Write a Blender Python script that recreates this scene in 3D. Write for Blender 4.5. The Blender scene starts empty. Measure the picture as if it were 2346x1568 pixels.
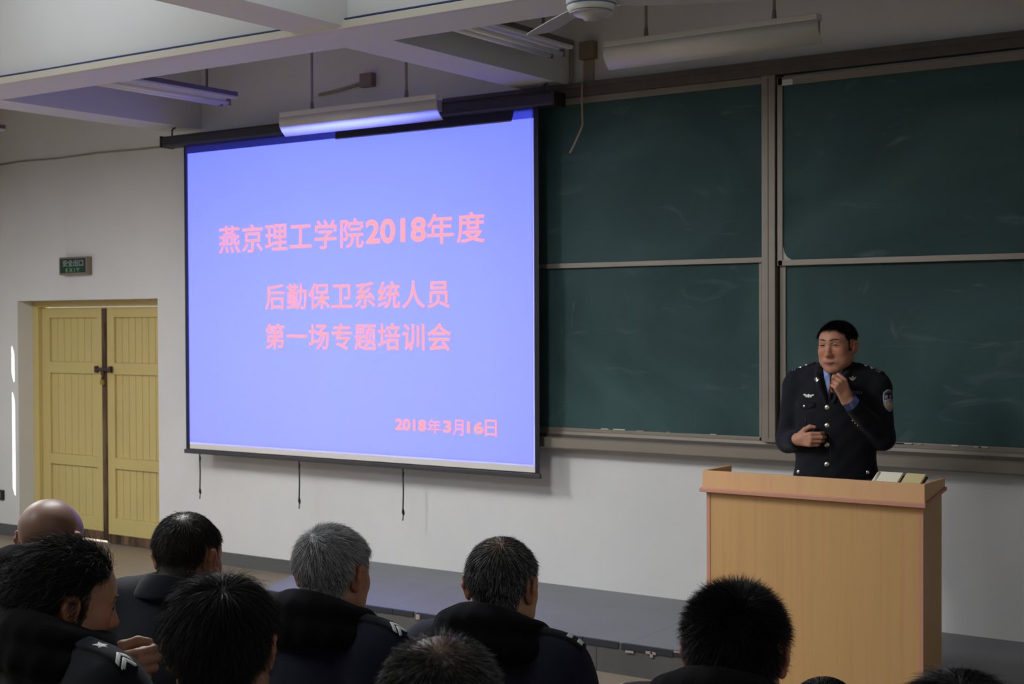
import bpy, bmesh, math, random
import numpy as np
from mathutils import Vector, Matrix
from mathutils.bvhtree import BVHTree

scene = bpy.context.scene
COL = scene.collection

# ------------------------------------------------------------------ camera
cam_d = bpy.data.cameras.new('camera')
cam = bpy.data.objects.new('camera', cam_d)
COL.objects.link(cam)
scene.camera = cam
CAM_YAW, CAM_PITCH, CAM_ROLL = 0.60672, 0.01582, -0.00445
def cam_axes():
    c, s = math.cos(CAM_YAW), math.sin(CAM_YAW)
    f = Vector((-s*math.cos(CAM_PITCH), c*math.cos(CAM_PITCH), -math.sin(CAM_PITCH)))
    r = Vector((c, s, 0)); u = r.cross(f)
    cr, sr = math.cos(CAM_ROLL), math.sin(CAM_ROLL)
    return cr*r + sr*u, -sr*r + cr*u, f
R_, U_, F_ = cam_axes()
m = Matrix((R_, U_, -F_)).transposed().to_4x4()
m.translation = Vector((0, -7.4, 1.84))
cam.matrix_world = m
cam_d.sensor_fit = 'HORIZONTAL'
cam_d.sensor_width = 23.5
cam_d.lens = 3201.3/2346*23.5
cam_d.dof.use_dof = True
cam_d.dof.focus_distance = 3.9
cam_d.dof.aperture_fstop = 6.3
cam_d.clip_start = 0.05

# ------------------------------------------------------------------ view, world, lights
scene.view_settings.view_transform = 'Standard'
scene.view_settings.look = 'None'
scene.view_settings.gamma = 1.0
scene.view_settings.use_curve_mapping = False
scene.view_settings.exposure = 0.0
scene.cycles.max_bounces = 8
scene.cycles.diffuse_bounces = 5
scene.cycles.glossy_bounces = 3
scene.cycles.transmission_bounces = 3
scene.cycles.use_denoising = True
scene.cycles.sample_clamp_indirect = 6.0
scene.cycles.caustics_reflective = False
scene.cycles.caustics_refractive = False

world = bpy.data.worlds.new('world'); scene.world = world
world.use_nodes = True
world.node_tree.nodes['Background'].inputs['Color'].default_value = (0.75, 0.85, 1, 1)
world.node_tree.nodes['Background'].inputs['Strength'].default_value = 0.6

def area(name, loc, rot, sx, sy, power, col, spread=180):
    l = bpy.data.lights.new(name, 'AREA'); l.shape = 'RECTANGLE'
    l.size = sx; l.size_y = sy; l.energy = power; l.color = col
    l.spread = math.radians(spread)
    o = bpy.data.objects.new(name, l); COL.objects.link(o)
    o.location = loc; o.rotation_euler = rot
    return o
# assumed window light, added before the solid right-hand wall, behind the camera's right shoulder
for i, yy in enumerate((-5.2, -8.2)):
    area('assumed_window_light', (2.4, yy, 1.95), (0, math.radians(90), 0), 1.7, 2.2, 12, (0.86, 0.94, 1.0))
# assumed unseen lit ceiling fluorescents over the audience (the rows behind the cross beam)
for xx, pf in ((-9.3, 62), (-6.5, 104), (-4.0, 72)):  # leftmost row added to brighten the wall by the door
    for yy, fr in ((-3.75, 1.0), (-6.6, 0.45)):
        pw = pf*fr
        area('assumed_fluorescent', (xx, yy, 3.14), (0, 0, 0), 0.22, 1.25, pw, (0.95, 0.98, 1.0))
        area('beam_fill_uplight', (xx, yy, 3.22), (math.pi, 0, 0), 0.22, 1.25, pw*0.30, (0.86, 0.93, 1.0))  # added upward fill that brightens the beam faces and ceiling
# added unseen area light standing in for daylight outside the yellow door
area('added_outdoor_light', (-9.4, 1.3, 2.4), (0, 0, 0), 1.6, 1.6, 420, (0.95, 0.97, 1.0))
# low sun that enters through two unseen slots added to the left wall
sun_d = bpy.data.lights.new('sun', 'SUN'); sun_d.energy = 30; sun_d.angle = math.radians(0.6)
sun_d.color = (1.0, 0.95, 0.86)
sun = bpy.data.objects.new('sun', sun_d); COL.objects.link(sun)
SUN_DIR = Vector((0.21, 1.5, -0.55)).normalized()
sun.rotation_euler = SUN_DIR.to_track_quat('-Z', 'Y').to_euler()
# the projector's beam: a hard-edged rectangle thrown at the screen
PX, PY, PZ = -6.39, -4.5, 2.79
pl = bpy.data.lights.new('projector_beam', 'SPOT')
pl.energy = 7800; pl.spot_size = math.radians(72); pl.spot_blend = 0; pl.shadow_soft_size = 0.012
pl.use_nodes = True
nt = pl.node_tree; nd = nt.nodes; nd.clear()
out = nd.new('ShaderNodeOutputLight'); em = nd.new('ShaderNodeEmission'); nt.links.new(em.outputs[0], out.inputs[0])
tc = nd.new('ShaderNodeTexCoord'); sp = nd.new('ShaderNodeSeparateXYZ'); nt.links.new(tc.outputs['Normal'], sp.inputs[0])
def mth(op, a, b=None):
    n = nd.new('ShaderNodeMath'); n.operation = op
    for i, v in enumerate((a, b)):
        if v is None: continue
        if isinstance(v, (int, float)): n.inputs[i].default_value = v
        else: nt.links.new(v, n.inputs[i])
    return n.outputs[0]
az = mth('ABSOLUTE', sp.outputs['Z'])
uu = mth('DIVIDE', sp.outputs['X'], az); vv = mth('DIVIDE', sp.outputs['Y'], az)
DIST = -0.2 - PY
ux0, ux1 = (-7.95-PX)/DIST, (-4.836-PX)/DIST
vz0, vz1 = (0.937-PZ)/DIST, (3.14-PZ)/DIST
mask = mth('MULTIPLY', mth('MULTIPLY', mth('GREATER_THAN', uu, ux0), mth('LESS_THAN', uu, ux1)),
           mth('MULTIPLY', mth('GREATER_THAN', vv, vz0), mth('LESS_THAN', vv, vz1)))
# the beam fades a little towards its top edge, as the picture in the photo does
em.inputs['Color'].default_value = (0.070, 0.095, 1.0, 1)
nt.links.new(mask, em.inputs['Strength'])
plo = bpy.data.objects.new('projector_beam', pl); COL.objects.link(plo)
plo.location = (PX, PY, PZ); plo.rotation_euler = (math.radians(90), 0, 0)

# ------------------------------------------------------------------ materials
def mat(name, col, rough=0.7, spec=0.3, metal=0.0, noise=None, bump=None, emit=None, sheen=0, coat=0):
    """principled material; noise = (scale, amount, second colour) mottles the base colour"""
    M = bpy.data.materials.new(name); M.use_nodes = True
    t = M.node_tree; b = t.nodes['Principled BSDF']
    b.inputs['Base Color'].default_value = (*col, 1)
    b.inputs['Roughness'].default_value = rough
    b.inputs['Specular IOR Level'].default_value = spec
    b.inputs['Metallic'].default_value = metal
    if sheen:
        b.inputs['Sheen Weight'].default_value = sheen; b.inputs['Sheen Roughness'].default_value = 0.5
    if coat: b.inputs['Coat Weight'].default_value = coat
    if emit:
        b.inputs['Emission Color'].default_value = (*emit[0], 1); b.inputs['Emission Strength'].default_value = emit[1]
    if noise or bump:
        tcn = t.nodes.new('ShaderNodeTexCoord')
    if noise:
        mp = t.nodes.new('ShaderNodeMapping'); t.links.new(tcn.outputs['Object'], mp.inputs[0])
        sc = noise[0]
        mp.inputs['Scale'].default_value = sc if isinstance(sc, tuple) else (sc, sc, sc)
        n = t.nodes.new('ShaderNodeTexNoise'); n.inputs['Scale'].default_value = 1; n.inputs['Detail'].default_value = 5
        n.inputs['Roughness'].default_value = 0.6
        t.links.new(mp.outputs[0], n.inputs['Vector'])
        r = t.nodes.new('ShaderNodeValToRGB'); r.color_ramp.elements[0].position = noise[1]; r.color_ramp.elements[1].position = noise[2]
        t.links.new(n.outputs['Fac'], r.inputs[0])
        r.color_ramp.elements[0].color = (*col, 1); r.color_ramp.elements[1].color = (*noise[3], 1)
        t.links.new(r.outputs[0], b.inputs['Base Color'])
    if bump:
        n2 = t.nodes.new('ShaderNodeTexNoise'); n2.inputs['Scale'].default_value = bump[0]; n2.inputs['Detail'].default_value = 4
        t.links.new(tcn.outputs['Object'], n2.inputs['Vector'])
        bp = t.nodes.new('ShaderNodeBump'); bp.inputs['Strength'].default_value = bump[1]; bp.inputs['Distance'].default_value = 0.01
        t.links.new(n2.outputs['Fac'], bp.inputs['Height']); t.links.new(bp.outputs[0], b.inputs['Normal'])
    return M

def mat_attr(name, rough=0.55, spec=0.35, sss=0.0):
    M = bpy.data.materials.new(name); M.use_nodes = True
    t = M.node_tree; b = t.nodes['Principled BSDF']
    a = t.nodes.new('ShaderNodeAttribute'); a.attribute_name = 'tint'
    t.links.new(a.outputs['Color'], b.inputs['Base Color'])
    b.inputs['Roughness'].default_value = rough; b.inputs['Specular IOR Level'].default_value = spec
    if sss:
        b.inputs['Subsurface Weight'].default_value = sss; b.inputs['Subsurface Radius'].default_value = (0.012, 0.004, 0.002)
        b.inputs['Subsurface Scale'].default_value = 0.5
    return M

M = {}
M['wall'] = mat('wall_paint', (0.70, 0.69, 0.67), 0.85, 0.2, noise=(0.9, 0.35, 0.75, (0.63, 0.62, 0.61)), bump=(60, 0.08))
M['ceil'] = mat('ceiling_paint', (0.68, 0.68, 0.67), 0.85, 0.2, noise=(0.7, 0.4, 0.8, (0.62, 0.62, 0.61)))
M['skirt'] = mat('grey_skirting_paint', (0.105, 0.105, 0.105), 0.6, 0.3)
M['floor'] = mat('tan_floor', (0.25, 0.20, 0.145), 0.45, 0.4, noise=(1.6, 0.3, 0.8, (0.21, 0.168, 0.122)))
M['stage'] = mat('grey_stage_tile', (0.15, 0.15, 0.16), 0.42, 0.5, noise=(2.2, 0.35, 0.75, (0.185, 0.185, 0.20)))
M['riser'] = mat('grey_riser_tile', (0.068, 0.068, 0.067), 0.5, 0.35, noise=(5, 0.35, 0.8, (0.092, 0.090, 0.087)))
M['chip'] = mat('chipped_tile_edge', (0.30, 0.24, 0.22), 0.9)
M['nosing'] = mat('black_nosing', (0.022, 0.025, 0.03), 0.5)
M['grout'] = mat('dark_grout', (0.06, 0.06, 0.062), 0.9)
M['joint'] = mat('grey_joint', (0.148, 0.148, 0.156), 0.5)
M['yellow'] = mat('yellow_door_paint', (0.60, 0.48, 0.185), 0.5, 0.35, noise=((2, 2, 0.6), 0.35, 0.8, (0.53, 0.42, 0.165)))
M['worn'] = mat('worn_brown_wood', (0.17, 0.105, 0.06), 0.8, 0.2, noise=((9, 9, 1.6), 0.4, 0.62, (0.045, 0.028, 0.018)))
M['iron'] = mat('rusty_iron', (0.07, 0.05, 0.04), 0.6, 0.4, metal=0.4)
M['brass'] = mat('brass', (0.42, 0.27, 0.07), 0.35, 0.5, metal=0.9)
M['dark'] = mat('dark_gap', (0.012, 0.012, 0.012), 0.9)
M['alu'] = mat('tan_aluminium', (0.255, 0.22, 0.175), 0.42, 0.5, metal=0.25, noise=((1.5, 1.5, 6), 0.35, 0.8, (0.205, 0.18, 0.15)))
M['aludark'] = mat('brown_aluminium', (0.085, 0.072, 0.062), 0.5, 0.4, metal=0.2, noise=(7, 0.35, 0.8, (0.12, 0.10, 0.085)))
M['chalkdust'] = mat('chalk_dust', (0.55, 0.50, 0.46), 0.95)
M['paper'] = mat('white_paper', (0.55, 0.55, 0.55), 0.8)
M['blackvinyl'] = mat('black_vinyl', (0.010, 0.010, 0.013), 0.5, 0.3)
M['casing'] = mat('black_casing', (0.022, 0.021, 0.022), 0.5, 0.4)
M['screen'] = mat('dimmed_screen_fabric', (0.275, 0.275, 0.275), 0.95, 0.05)  # white fabric, darkened in colour so room light washes the slide less
M['margin'] = mat('white_screen_margin', (0.70, 0.67, 0.62), 0.95, 0.05)  # the same fabric at full white, outside the beam
M['greybar'] = mat('grey_metal_bar', (0.06, 0.055, 0.06), 0.4, 0.5, metal=0.4)
M['glow'] = mat('projected_pink_letter', (0.10, 0.10, 0.02), 1.0, 0.0, emit=((0.95, 0.29, 0.30), 1.0))
M['cream'] = mat('cream_enamel', (0.62, 0.60, 0.53), 0.38, 0.5)
M['white'] = mat('white_enamel', (0.72, 0.72, 0.70), 0.35, 0.5)
M['tube'] = mat('fluorescent_tube_glass', (0.80, 0.80, 0.82), 0.2, 0.5)
M['shadedside'] = mat('shaded_housing_side', (0.13, 0.105, 0.09), 0.5, 0.4)  # shadow on the white housing's side, put in as brown
M['rod'] = mat('beige_rod', (0.22, 0.19, 0.15), 0.6)
M['beige'] = mat('beige_plastic', (0.34, 0.29, 0.22), 0.6)
M['tanplastic'] = mat('tan_plastic_box', (0.22, 0.17, 0.12), 0.6)
M['trunk'] = mat('offwhite_trunking', (0.62, 0.59, 0.50), 0.5)
M['bluewire'] = mat('blue_wire', (0.04, 0.06, 0.16), 0.5)
M['signgreen'] = mat('dark_green_sign', (0.008, 0.028, 0.028), 0.4, 0.4)
M['signtext'] = mat('pale_green_lettering', (0.26, 0.34, 0.27), 0.6)
M['signtextg'] = mat('green_lettering', (0.14, 0.46, 0.18), 0.6)
M['signframe'] = mat('bronze_sign_frame', (0.24, 0.19, 0.13), 0.45, 0.5, metal=0.2)
M['fanblue'] = mat('blue_stripe', (0.10, 0.19, 0.28), 0.4)
M['fanblade'] = mat('grey_white_blade', (0.42, 0.42, 0.42), 0.4)
M['silver'] = mat('silver_metal', (0.78, 0.76, 0.68), 0.28, 0.5, metal=0.85)
M['silvercloth'] = mat('silver_thread', (0.66, 0.68, 0.66), 0.6)
M['dullsilver'] = mat('dull_pewter', (0.16, 0.16, 0.16), 0.5, 0.4, metal=0.3)
M['uniform'] = mat('black_navy_wool', (0.0085, 0.009, 0.013), 0.85, 0.15, sheen=0.06, bump=(220, 0.15))
M['navy'] = mat('navy_coat_cloth', (0.0105, 0.0105, 0.026), 0.85, 0.15, sheen=0.05, bump=(160, 0.08))
M['darkcoat'] = mat('black_coat_cloth', (0.008, 0.009, 0.014), 0.85, 0.15, sheen=0.05, bump=(160, 0.08))
M['plush'] = mat('black_plush', (0.004, 0.004, 0.005), 0.95, 0.05, sheen=0.03, bump=(300, 0.3))
M['trousers'] = mat('dark_trouser_cloth', (0.009, 0.009, 0.012), 0.9, 0.1)
M['shoe'] = mat('black_leather', (0.008, 0.008, 0.008), 0.35, 0.5)
M['shirt'] = mat('light_blue_shirt', (0.30, 0.41, 0.78), 0.8, 0.2)
M['blackplastic'] = mat('black_plastic', (0.010, 0.010, 0.011), 0.35, 0.5)
M['skin'] = mat_attr('skin', 0.48, 0.35, 0.08)
M['shiny_skin'] = mat_attr('oily_skin', 0.46, 0.42, 0.05)
M['hair'] = mat_attr('hair_strands', 0.55, 0.20)
M['eye'] = mat('dark_eye', (0.02, 0.014, 0.012), 0.2, 0.5)
M['brow'] = mat('grey_brown_brow', (0.12, 0.075, 0.055), 0.9)
M['mouth'] = mat('dark_mouth', (0.06, 0.018, 0.015), 0.6)
M['lid'] = mat('eyelid_skin', (0.34, 0.165, 0.105), 0.5)
M['pwhite'] = mat('patch_white', (0.34, 0.34, 0.36), 0.7)
M['pblue'] = mat('patch_light_blue', (0.19, 0.27, 0.46), 0.7)
M['pdark'] = mat('patch_dark_blue', (0.012, 0.018, 0.05), 0.7)
M['pred'] = mat('patch_red', (0.45, 0.09, 0.03), 0.7)
M['porange'] = mat('patch_orange', (0.62, 0.30, 0.06), 0.7)
M['notepaper'] = mat('cream_note_paper', (0.80, 0.74, 0.58), 0.8)
M['noteyellow'] = mat('yellowish_card', (0.62, 0.53, 0.28), 0.7)
M['ground'] = mat('outdoor_paving', (0.6, 0.6, 0.58), 0.9)

def mat_wood(name, c1, c2, c3):
    Mx = bpy.data.materials.new(name); Mx.use_nodes = True
    t = Mx.node_tree; b = t.nodes['Principled BSDF']
    tcn = t.nodes.new('ShaderNodeTexCoord'); mp = t.nodes.new('ShaderNodeMapping'); t.links.new(tcn.outputs['Object'], mp.inputs[0])
    mp.inputs['Scale'].default_value = (26, 26, 0.7)
    n = t.nodes.new('ShaderNodeTexNoise'); n.inputs['Scale'].default_value = 1.0; n.inputs['Detail'].default_value = 6
    t.links.new(mp.outputs[0], n.inputs['Vector'])
    r = t.nodes.new('ShaderNodeValToRGB'); e = r.color_ramp.elements
    e[0].position = 0.3; e[0].color = (*c1, 1); e[1].position = 0.72; e[1].color = (*c3, 1)
    x = e.new(0.5); x.color = (*c2, 1)
    t.links.new(n.outputs['Fac'], r.inputs[0]); t.links.new(r.outputs[0], b.inputs['Base Color'])
    b.inputs['Roughness'].default_value = 0.45; b.inputs['Specular IOR Level'].default_value = 0.35
    return Mx
M['beech'] = mat_wood('beech_laminate', (0.48, 0.275, 0.115), (0.52, 0.31, 0.13), (0.48, 0.295, 0.115))
M['beechpale'] = mat_wood('beech_rim', (0.62, 0.35, 0.185), (0.65, 0.38, 0.19), (0.62, 0.39, 0.175))
M['edgeband'] = mat('pink_edge_band', (0.50, 0.25, 0.17), 0.5, 0.3)

def mat_board(name):
    Mx = bpy.data.materials.new(name); Mx.use_nodes = True
    t = Mx.node_tree; b = t.nodes['Principled BSDF']
    tcn = t.nodes.new('ShaderNodeTexCoord')
    def nz(scale, detail, dist, rot=(0, 0, 0)):
        mp = t.nodes.new('ShaderNodeMapping'); mp.inputs['Scale'].default_value = scale; mp.inputs['Rotation'].default_value = rot
        t.links.new(tcn.outputs['Object'], mp.inputs[0])
        n = t.nodes.new('ShaderNodeTexNoise'); n.inputs['Scale'].default_value = 1; n.inputs['Detail'].default_value = detail
        n.inputs['Distortion'].default_value = dist
        t.links.new(mp.outputs[0], n.inputs['Vector']); return n.outputs['Fac']
    def ramp(f, a, bb):
        r = t.nodes.new('ShaderNodeMapRange'); r.inputs['From Min'].default_value = a; r.inputs['From Max'].default_value = bb
        t.links.new(f, r.inputs['Value']); return r.outputs['Result']
    def mixc(fac, a, bb):
        mx = t.nodes.new('ShaderNodeMix'); mx.data_type = 'RGBA'
        t.links.new(fac, mx.inputs['Factor'])
        if isinstance(a, tuple): mx.inputs['A'].default_value = (*a, 1)
        else: t.links.new(a, mx.inputs['A'])
        mx.inputs['B'].default_value = (*bb, 1); return mx.outputs['Result']
    f1 = ramp(nz((0.9, 1, 1.0), 5, 1.2), 0.36, 0.72)
    f2 = ramp(nz((2.0, 2, 7.0), 5, 1.5, (0, 0.7, 0)), 0.62, 0.95)
    f3 = ramp(nz((9, 9, 2.2), 4, 2.0, (0, 0.45, 0)), 0.70, 1.05)
    c = mixc(f1, (0.020, 0.052, 0.051), (0.052, 0.104, 0.103))
    c = mixc(f2, c, (0.12, 0.165, 0.17))
    c = mixc(f3, c, (0.15, 0.18, 0.18))
    t.links.new(c, b.inputs['Base Color'])
    b.inputs['Roughness'].default_value = 0.62; b.inputs['Specular IOR Level'].default_value = 0.25
    return Mx
M['board'] = mat_board('green_chalkboard')

# ------------------------------------------------------------------ mesh helpers
def link(o, parent=None):
    COL.objects.link(o)
    if parent is not None: o.parent = parent
    return o

def obj_bm(name, bm, m, parent=None, smooth=False):
    me = bpy.data.meshes.new(name); bm.to_mesh(me); bm.free()
    for mm in (m if isinstance(m, (list, tuple)) else [m]): me.materials.append(mm)
    if smooth: me.polygons.foreach_set('use_smooth', [True]*len(me.polygons))
    return link(bpy.data.objects.new(name, me), parent)

def add_box(bm, x0, x1, y0, y1, z0, z1, bev=0.0, mi=0, Mx=None):
    vs = [bm.verts.new(v) for v in ((x0,y0,z0),(x1,y0,z0),(x1,y1,z0),(x0,y1,z0),(x0,y0,z1),(x1,y0,z1),(x1,y1,z1),(x0,y1,z1))]
    fs = [bm.faces.new([vs[i] for i in q]) for q in ((3,2,1,0),(4,5,6,7),(0,1,5,4),(1,2,6,5),(2,3,7,6),(3,0,4,7))]
    for f in fs: f.material_index = mi
    if Mx is not None: bmesh.ops.transform(bm, matrix=Mx, verts=vs)
    if bev > 0:
        es = list({e for f in fs for e in f.edges})
        bmesh.ops.bevel(bm, geom=es, offset=bev, segments=2, affect='EDGES', profile=0.7)

def box(name, x0, x1, y0, y1, z0, z1, m, parent=None, bev=0.0):
    bm = bmesh.new(); add_box(bm, x0, x1, y0, y1, z0, z1, bev)
    return obj_bm(name, bm, m, parent)

def add_tube(bm, pts, r, seg=8, cap=True):
    pts = [Vector(p) for p in pts]; n = len(pts)
    rs = r if isinstance(r, (list, tuple)) else [r]*n
    rings = []
    t0 = (pts[1]-pts[0]).normalized()
    nrm = t0.orthogonal().normalized()
    for i, p in enumerate(pts):
        t = ((pts[min(i+1, n-1)] - pts[max(i-1, 0)])).normalized()
        nrm = (nrm - t*nrm.dot(t)).normalized(); bn = t.cross(nrm)
        rings.append([bm.verts.new(p + rs[i]*(math.cos(a)*nrm + math.sin(a)*bn)) for a in [2*math.pi*k/seg for k in range(seg)]])
    for a, b in zip(rings, rings[1:]):
        for k in range(seg):
            f = bm.faces.new((a[k], a[(k+1) % seg], b[(k+1) % seg], b[k])); f.smooth = True
    if cap: bm.faces.new(rings[0][::-1]); bm.faces.new(rings[-1])

def tube(name, pts, r, m, parent=None, seg=8):
    bm = bmesh.new(); add_tube(bm, pts, r, seg); return obj_bm(name, bm, m, parent)

def add_lathe(bm, prof, seg=40, c=(0, 0, 0)):
    rings = []
    for r, z in prof:
        rings.append([bm.verts.new((c[0]+r*math.cos(2*math.pi*k/seg), c[1]+r*math.sin(2*math.pi*k/seg), c[2]+z)) for k in range(seg)])
    for a, b in zip(rings, rings[1:]):
        for k in range(seg):
            f = bm.faces.new((a[k], a[(k+1) % seg], b[(k+1) % seg], b[k])); f.smooth = True
    bm.faces.new(rings[0][::-1]); bm.faces.new(rings[-1])
    bmesh.ops.recalc_face_normals(bm, faces=bm.faces)

def prism(name, prof_yz, x0, x1, m, parent=None, smooth=False):
    """profile in the y-z plane extruded along x"""
    bm = bmesh.new()
    a = [bm.verts.new((x0, y, z)) for y, z in prof_yz]; b = [bm.verts.new((x1, y, z)) for y, z in prof_yz]
    n = len(a)
    for i in range(n):
        f = bm.faces.new((a[i], a[(i+1) % n], b[(i+1) % n], b[i])); f.smooth = smooth
    bm.faces.new(a[::-1]); bm.faces.new(b)
    bmesh.ops.recalc_face_normals(bm, faces=bm.faces)
    return obj_bm(name, bm, m, parent)

def tag(o, label=None, cat=None, group=None, kind=None):
    if label: o['label'] = label
    if cat: o['category'] = cat
    if group: o['group'] = group
    if kind: o['kind'] = kind
    return o

def empty(name, loc, rz=0.0):
    o = bpy.data.objects.new(name, None); o.empty_display_size = 0.1
    COL.objects.link(o); o.location = loc; o.rotation_euler = (0, 0, rz)
    return o

def struct(o): o['kind'] = 'structure'; return o

def text_mesh(name, body, x0, x1, z0, z1, y, m, parent=None, bold=0.0, depth=0.0015, space=1.0):
    """lettering in the plane y facing -y, fitted into the rectangle"""
    c = bpy.data.curves.new(name, 'FONT'); c.body = body; c.extrude = 0.0
    c.space_character = space
    o = bpy.data.objects.new(name, c); COL.objects.link(o)
    dg = bpy.context.evaluated_depsgraph_get()
    me = bpy.data.meshes.new_from_object(o.evaluated_get(dg))
    bpy.data.objects.remove(o); bpy.data.curves.remove(c)
    n = len(me.vertices); co = np.empty(n*3, np.float32); me.vertices.foreach_get('co', co); co = co.reshape(-1, 3)
    lo, hi = co.min(0), co.max(0)
    new = np.empty_like(co)
    new[:, 0] = x0 + (co[:, 0]-lo[0])/(hi[0]-lo[0])*(x1-x0)
    new[:, 2] = z0 + (co[:, 1]-lo[1])/(hi[1]-lo[1])*(z1-z0)
    new[:, 1] = y
    me.vertices.foreach_set('co', new.ravel())
    me.materials.clear(); me.materials.append(m); me.name = name
    bm = bmesh.new(); bm.from_mesh(me)
    if bold:                                   # heavier strokes: the outline thickened on all sides
        src = bm.faces[:]
        for k in range(8):
            a = k*math.pi/4
            d = bmesh.ops.duplicate(bm, geom=src)
            bmesh.ops.translate(bm, vec=(bold*math.cos(a), 0.00004*(k+1), bold*math.sin(a)), verts=[v for v in d['geom'] if isinstance(v, bmesh.types.BMVert)])
    r = bmesh.ops.extrude_face_region(bm, geom=bm.faces[:])
    bmesh.ops.translate(bm, vec=(0, depth, 0), verts=[v for v in r['geom'] if isinstance(v, bmesh.types.BMVert)])
    bm.to_mesh(me); bm.free()
    return link(bpy.data.objects.new(name, me), parent)

# ------------------------------------------------------------------ the room
XL, XR, YB, ZC = -10.55, 2.5, -12.0, 3.95
DX0, DX1, DZ = -10.275, -8.507, 2.02
STZ = 0.165
struct(box('floor', XL-0.3, XR+0.2, YB-0.2, 0.5, -0.12, 0.0, M['floor']))
bm = bmesh.new()
add_box(bm, XL-0.2, DX0, 0, 0.28, 0, ZC+0.1)
add_box(bm, DX0, DX1, 0, 0.28, DZ, ZC+0.1)
add_box(bm, DX1, XR+0.2, 0, 0.28, 0, ZC+0.1)
struct(obj_bm('wall_front', bm, M['wall']))
# left wall with two added slots, shaped to let in the sun streak
def hit(zw):      # height of the sun ray on the left wall that lands on the front wall at height zw
    return zw + 0.55
YS0, YS1 = -1.64, -1.36
bm = bmesh.new()
xl0, xl1 = XL-0.012, XL
g = [(hit(0.37), hit(1.22)), (hit(1.345), hit(1.615))]
add_box(bm, xl0, xl1, YB, YS0, 0, ZC); add_box(bm, xl0, xl1, YS1, 0.0, 0, ZC)
add_box(bm, xl0, xl1, YS0, YS1, 0, g[0][0]); add_box(bm, xl0, xl1, YS0, YS1, g[0][1], g[1][0]); add_box(bm, xl0, xl1, YS0, YS1, g[1][1], ZC)
struct(obj_bm('wall_left', bm, M['wall']))
struct(box('wall_right', XR, XR+0.15, YB, 0, 0, ZC, M['wall']))
struct(box('wall_back', XL, XR, YB-0.15, YB, 0, ZC, M['wall']))
struct(box('ceiling', XL-0.2, XR+0.2, YB-0.15, 0.28, ZC, ZC+0.15, M['ceil']))
ZB = 3.30
struct(box('beam', XL, XR, -2.10, -1.75, ZB, ZC, M['ceil']))
for bx0, bx1 in ((-8.32, -8.00), (-5.0, -4.67), (-1.70, -1.37)):
    struct(box('beam', bx0, bx1, -1.75, 0.0, ZB, ZC, M['ceil']))
    struct(box('beam', bx0, bx1, YB, -2.10, ZB+0.012, ZC, M['ceil']))
struct(box('ground', -14, -6, 0.285, 5, -0.14, -0.02, M['ground']))
# skirting
struct(box('baseboard_left', XL, DX0-0.004, -0.012, 0.0, 0.0, 0.098, M['skirt']))
struct(box('baseboard_front', DX1+0.004, -6.3, -0.012, 0.0, 0.0, 0.098, M['skirt']))
# lecture platform, its left end cut on the skew
bm = bmesh.new()
top = [(-6.72, 0.0), (-6.23, -1.165), (1.9, -1.165), (1.9, 0.0)]
vb = [bm.verts.new((x, y, 0)) for x, y in top]; vt = [bm.verts.new((x, y, STZ)) for x, y in top]
bm.faces.new(vt); bm.faces.new(vb[::-1])
for i in range(4):
    j = (i+1) % 4; f = bm.faces.new((vb[i], vb[j], vt[j], vt[i])); f.material_index = 1
bmesh.ops.recalc_face_normals(bm, faces=bm.faces)
plat = struct(obj_bm('platform', bm, [M['stage'], M['riser']]))
bm = bmesh.new(); random.seed(4)
x = -6.2
while x < 1.85:
    w = random.uniform(0.10, 0.34)
    add_box(bm, x, min(x+w, 1.88), -1.172, -1.150, STZ-0.028+random.uniform(-.003, .003), STZ+0.0015, 0.002)
    x += w + random.choice((0.004, 0.004, 0.018))
nos = obj_bm('nosing', bm, M['nosing'], plat)
bm = bmesh.new()
for x in (-5.3, -4.55, -3.80, -3.05, -2.3, -1.55): add_box(bm, x-0.0035, x+0.0035, -1.1665, -1.160, 0.0, STZ-0.03)
obj_bm('riser_joint', bm, M['grout'], plat)
bm = bmesh.new()
for x in (-5.25, -3.62, -1.5): add_box(bm, x-0.002, x+0.002, -1.15, -0.005, STZ-0.001, STZ+0.0002)
obj_bm('floor_joint', bm, M['joint'], plat)
bm = bmesh.new()
for x, w, hh, dz in ((-5.0, .028, .03, .006), (-3.62, .05, .012, .032), (-3.50, .06, .014, .020), (-3.475, .018, .03, .020), (-3.34, .05, .008, -.002), (-4.78, .012, .05, .05)):
    add_box(bm, x, x+w, -1.1745, -1.1655, STZ-dz-hh, STZ-dz, 0.003)
obj_bm('chip', bm, M['chip'], plat)

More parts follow.
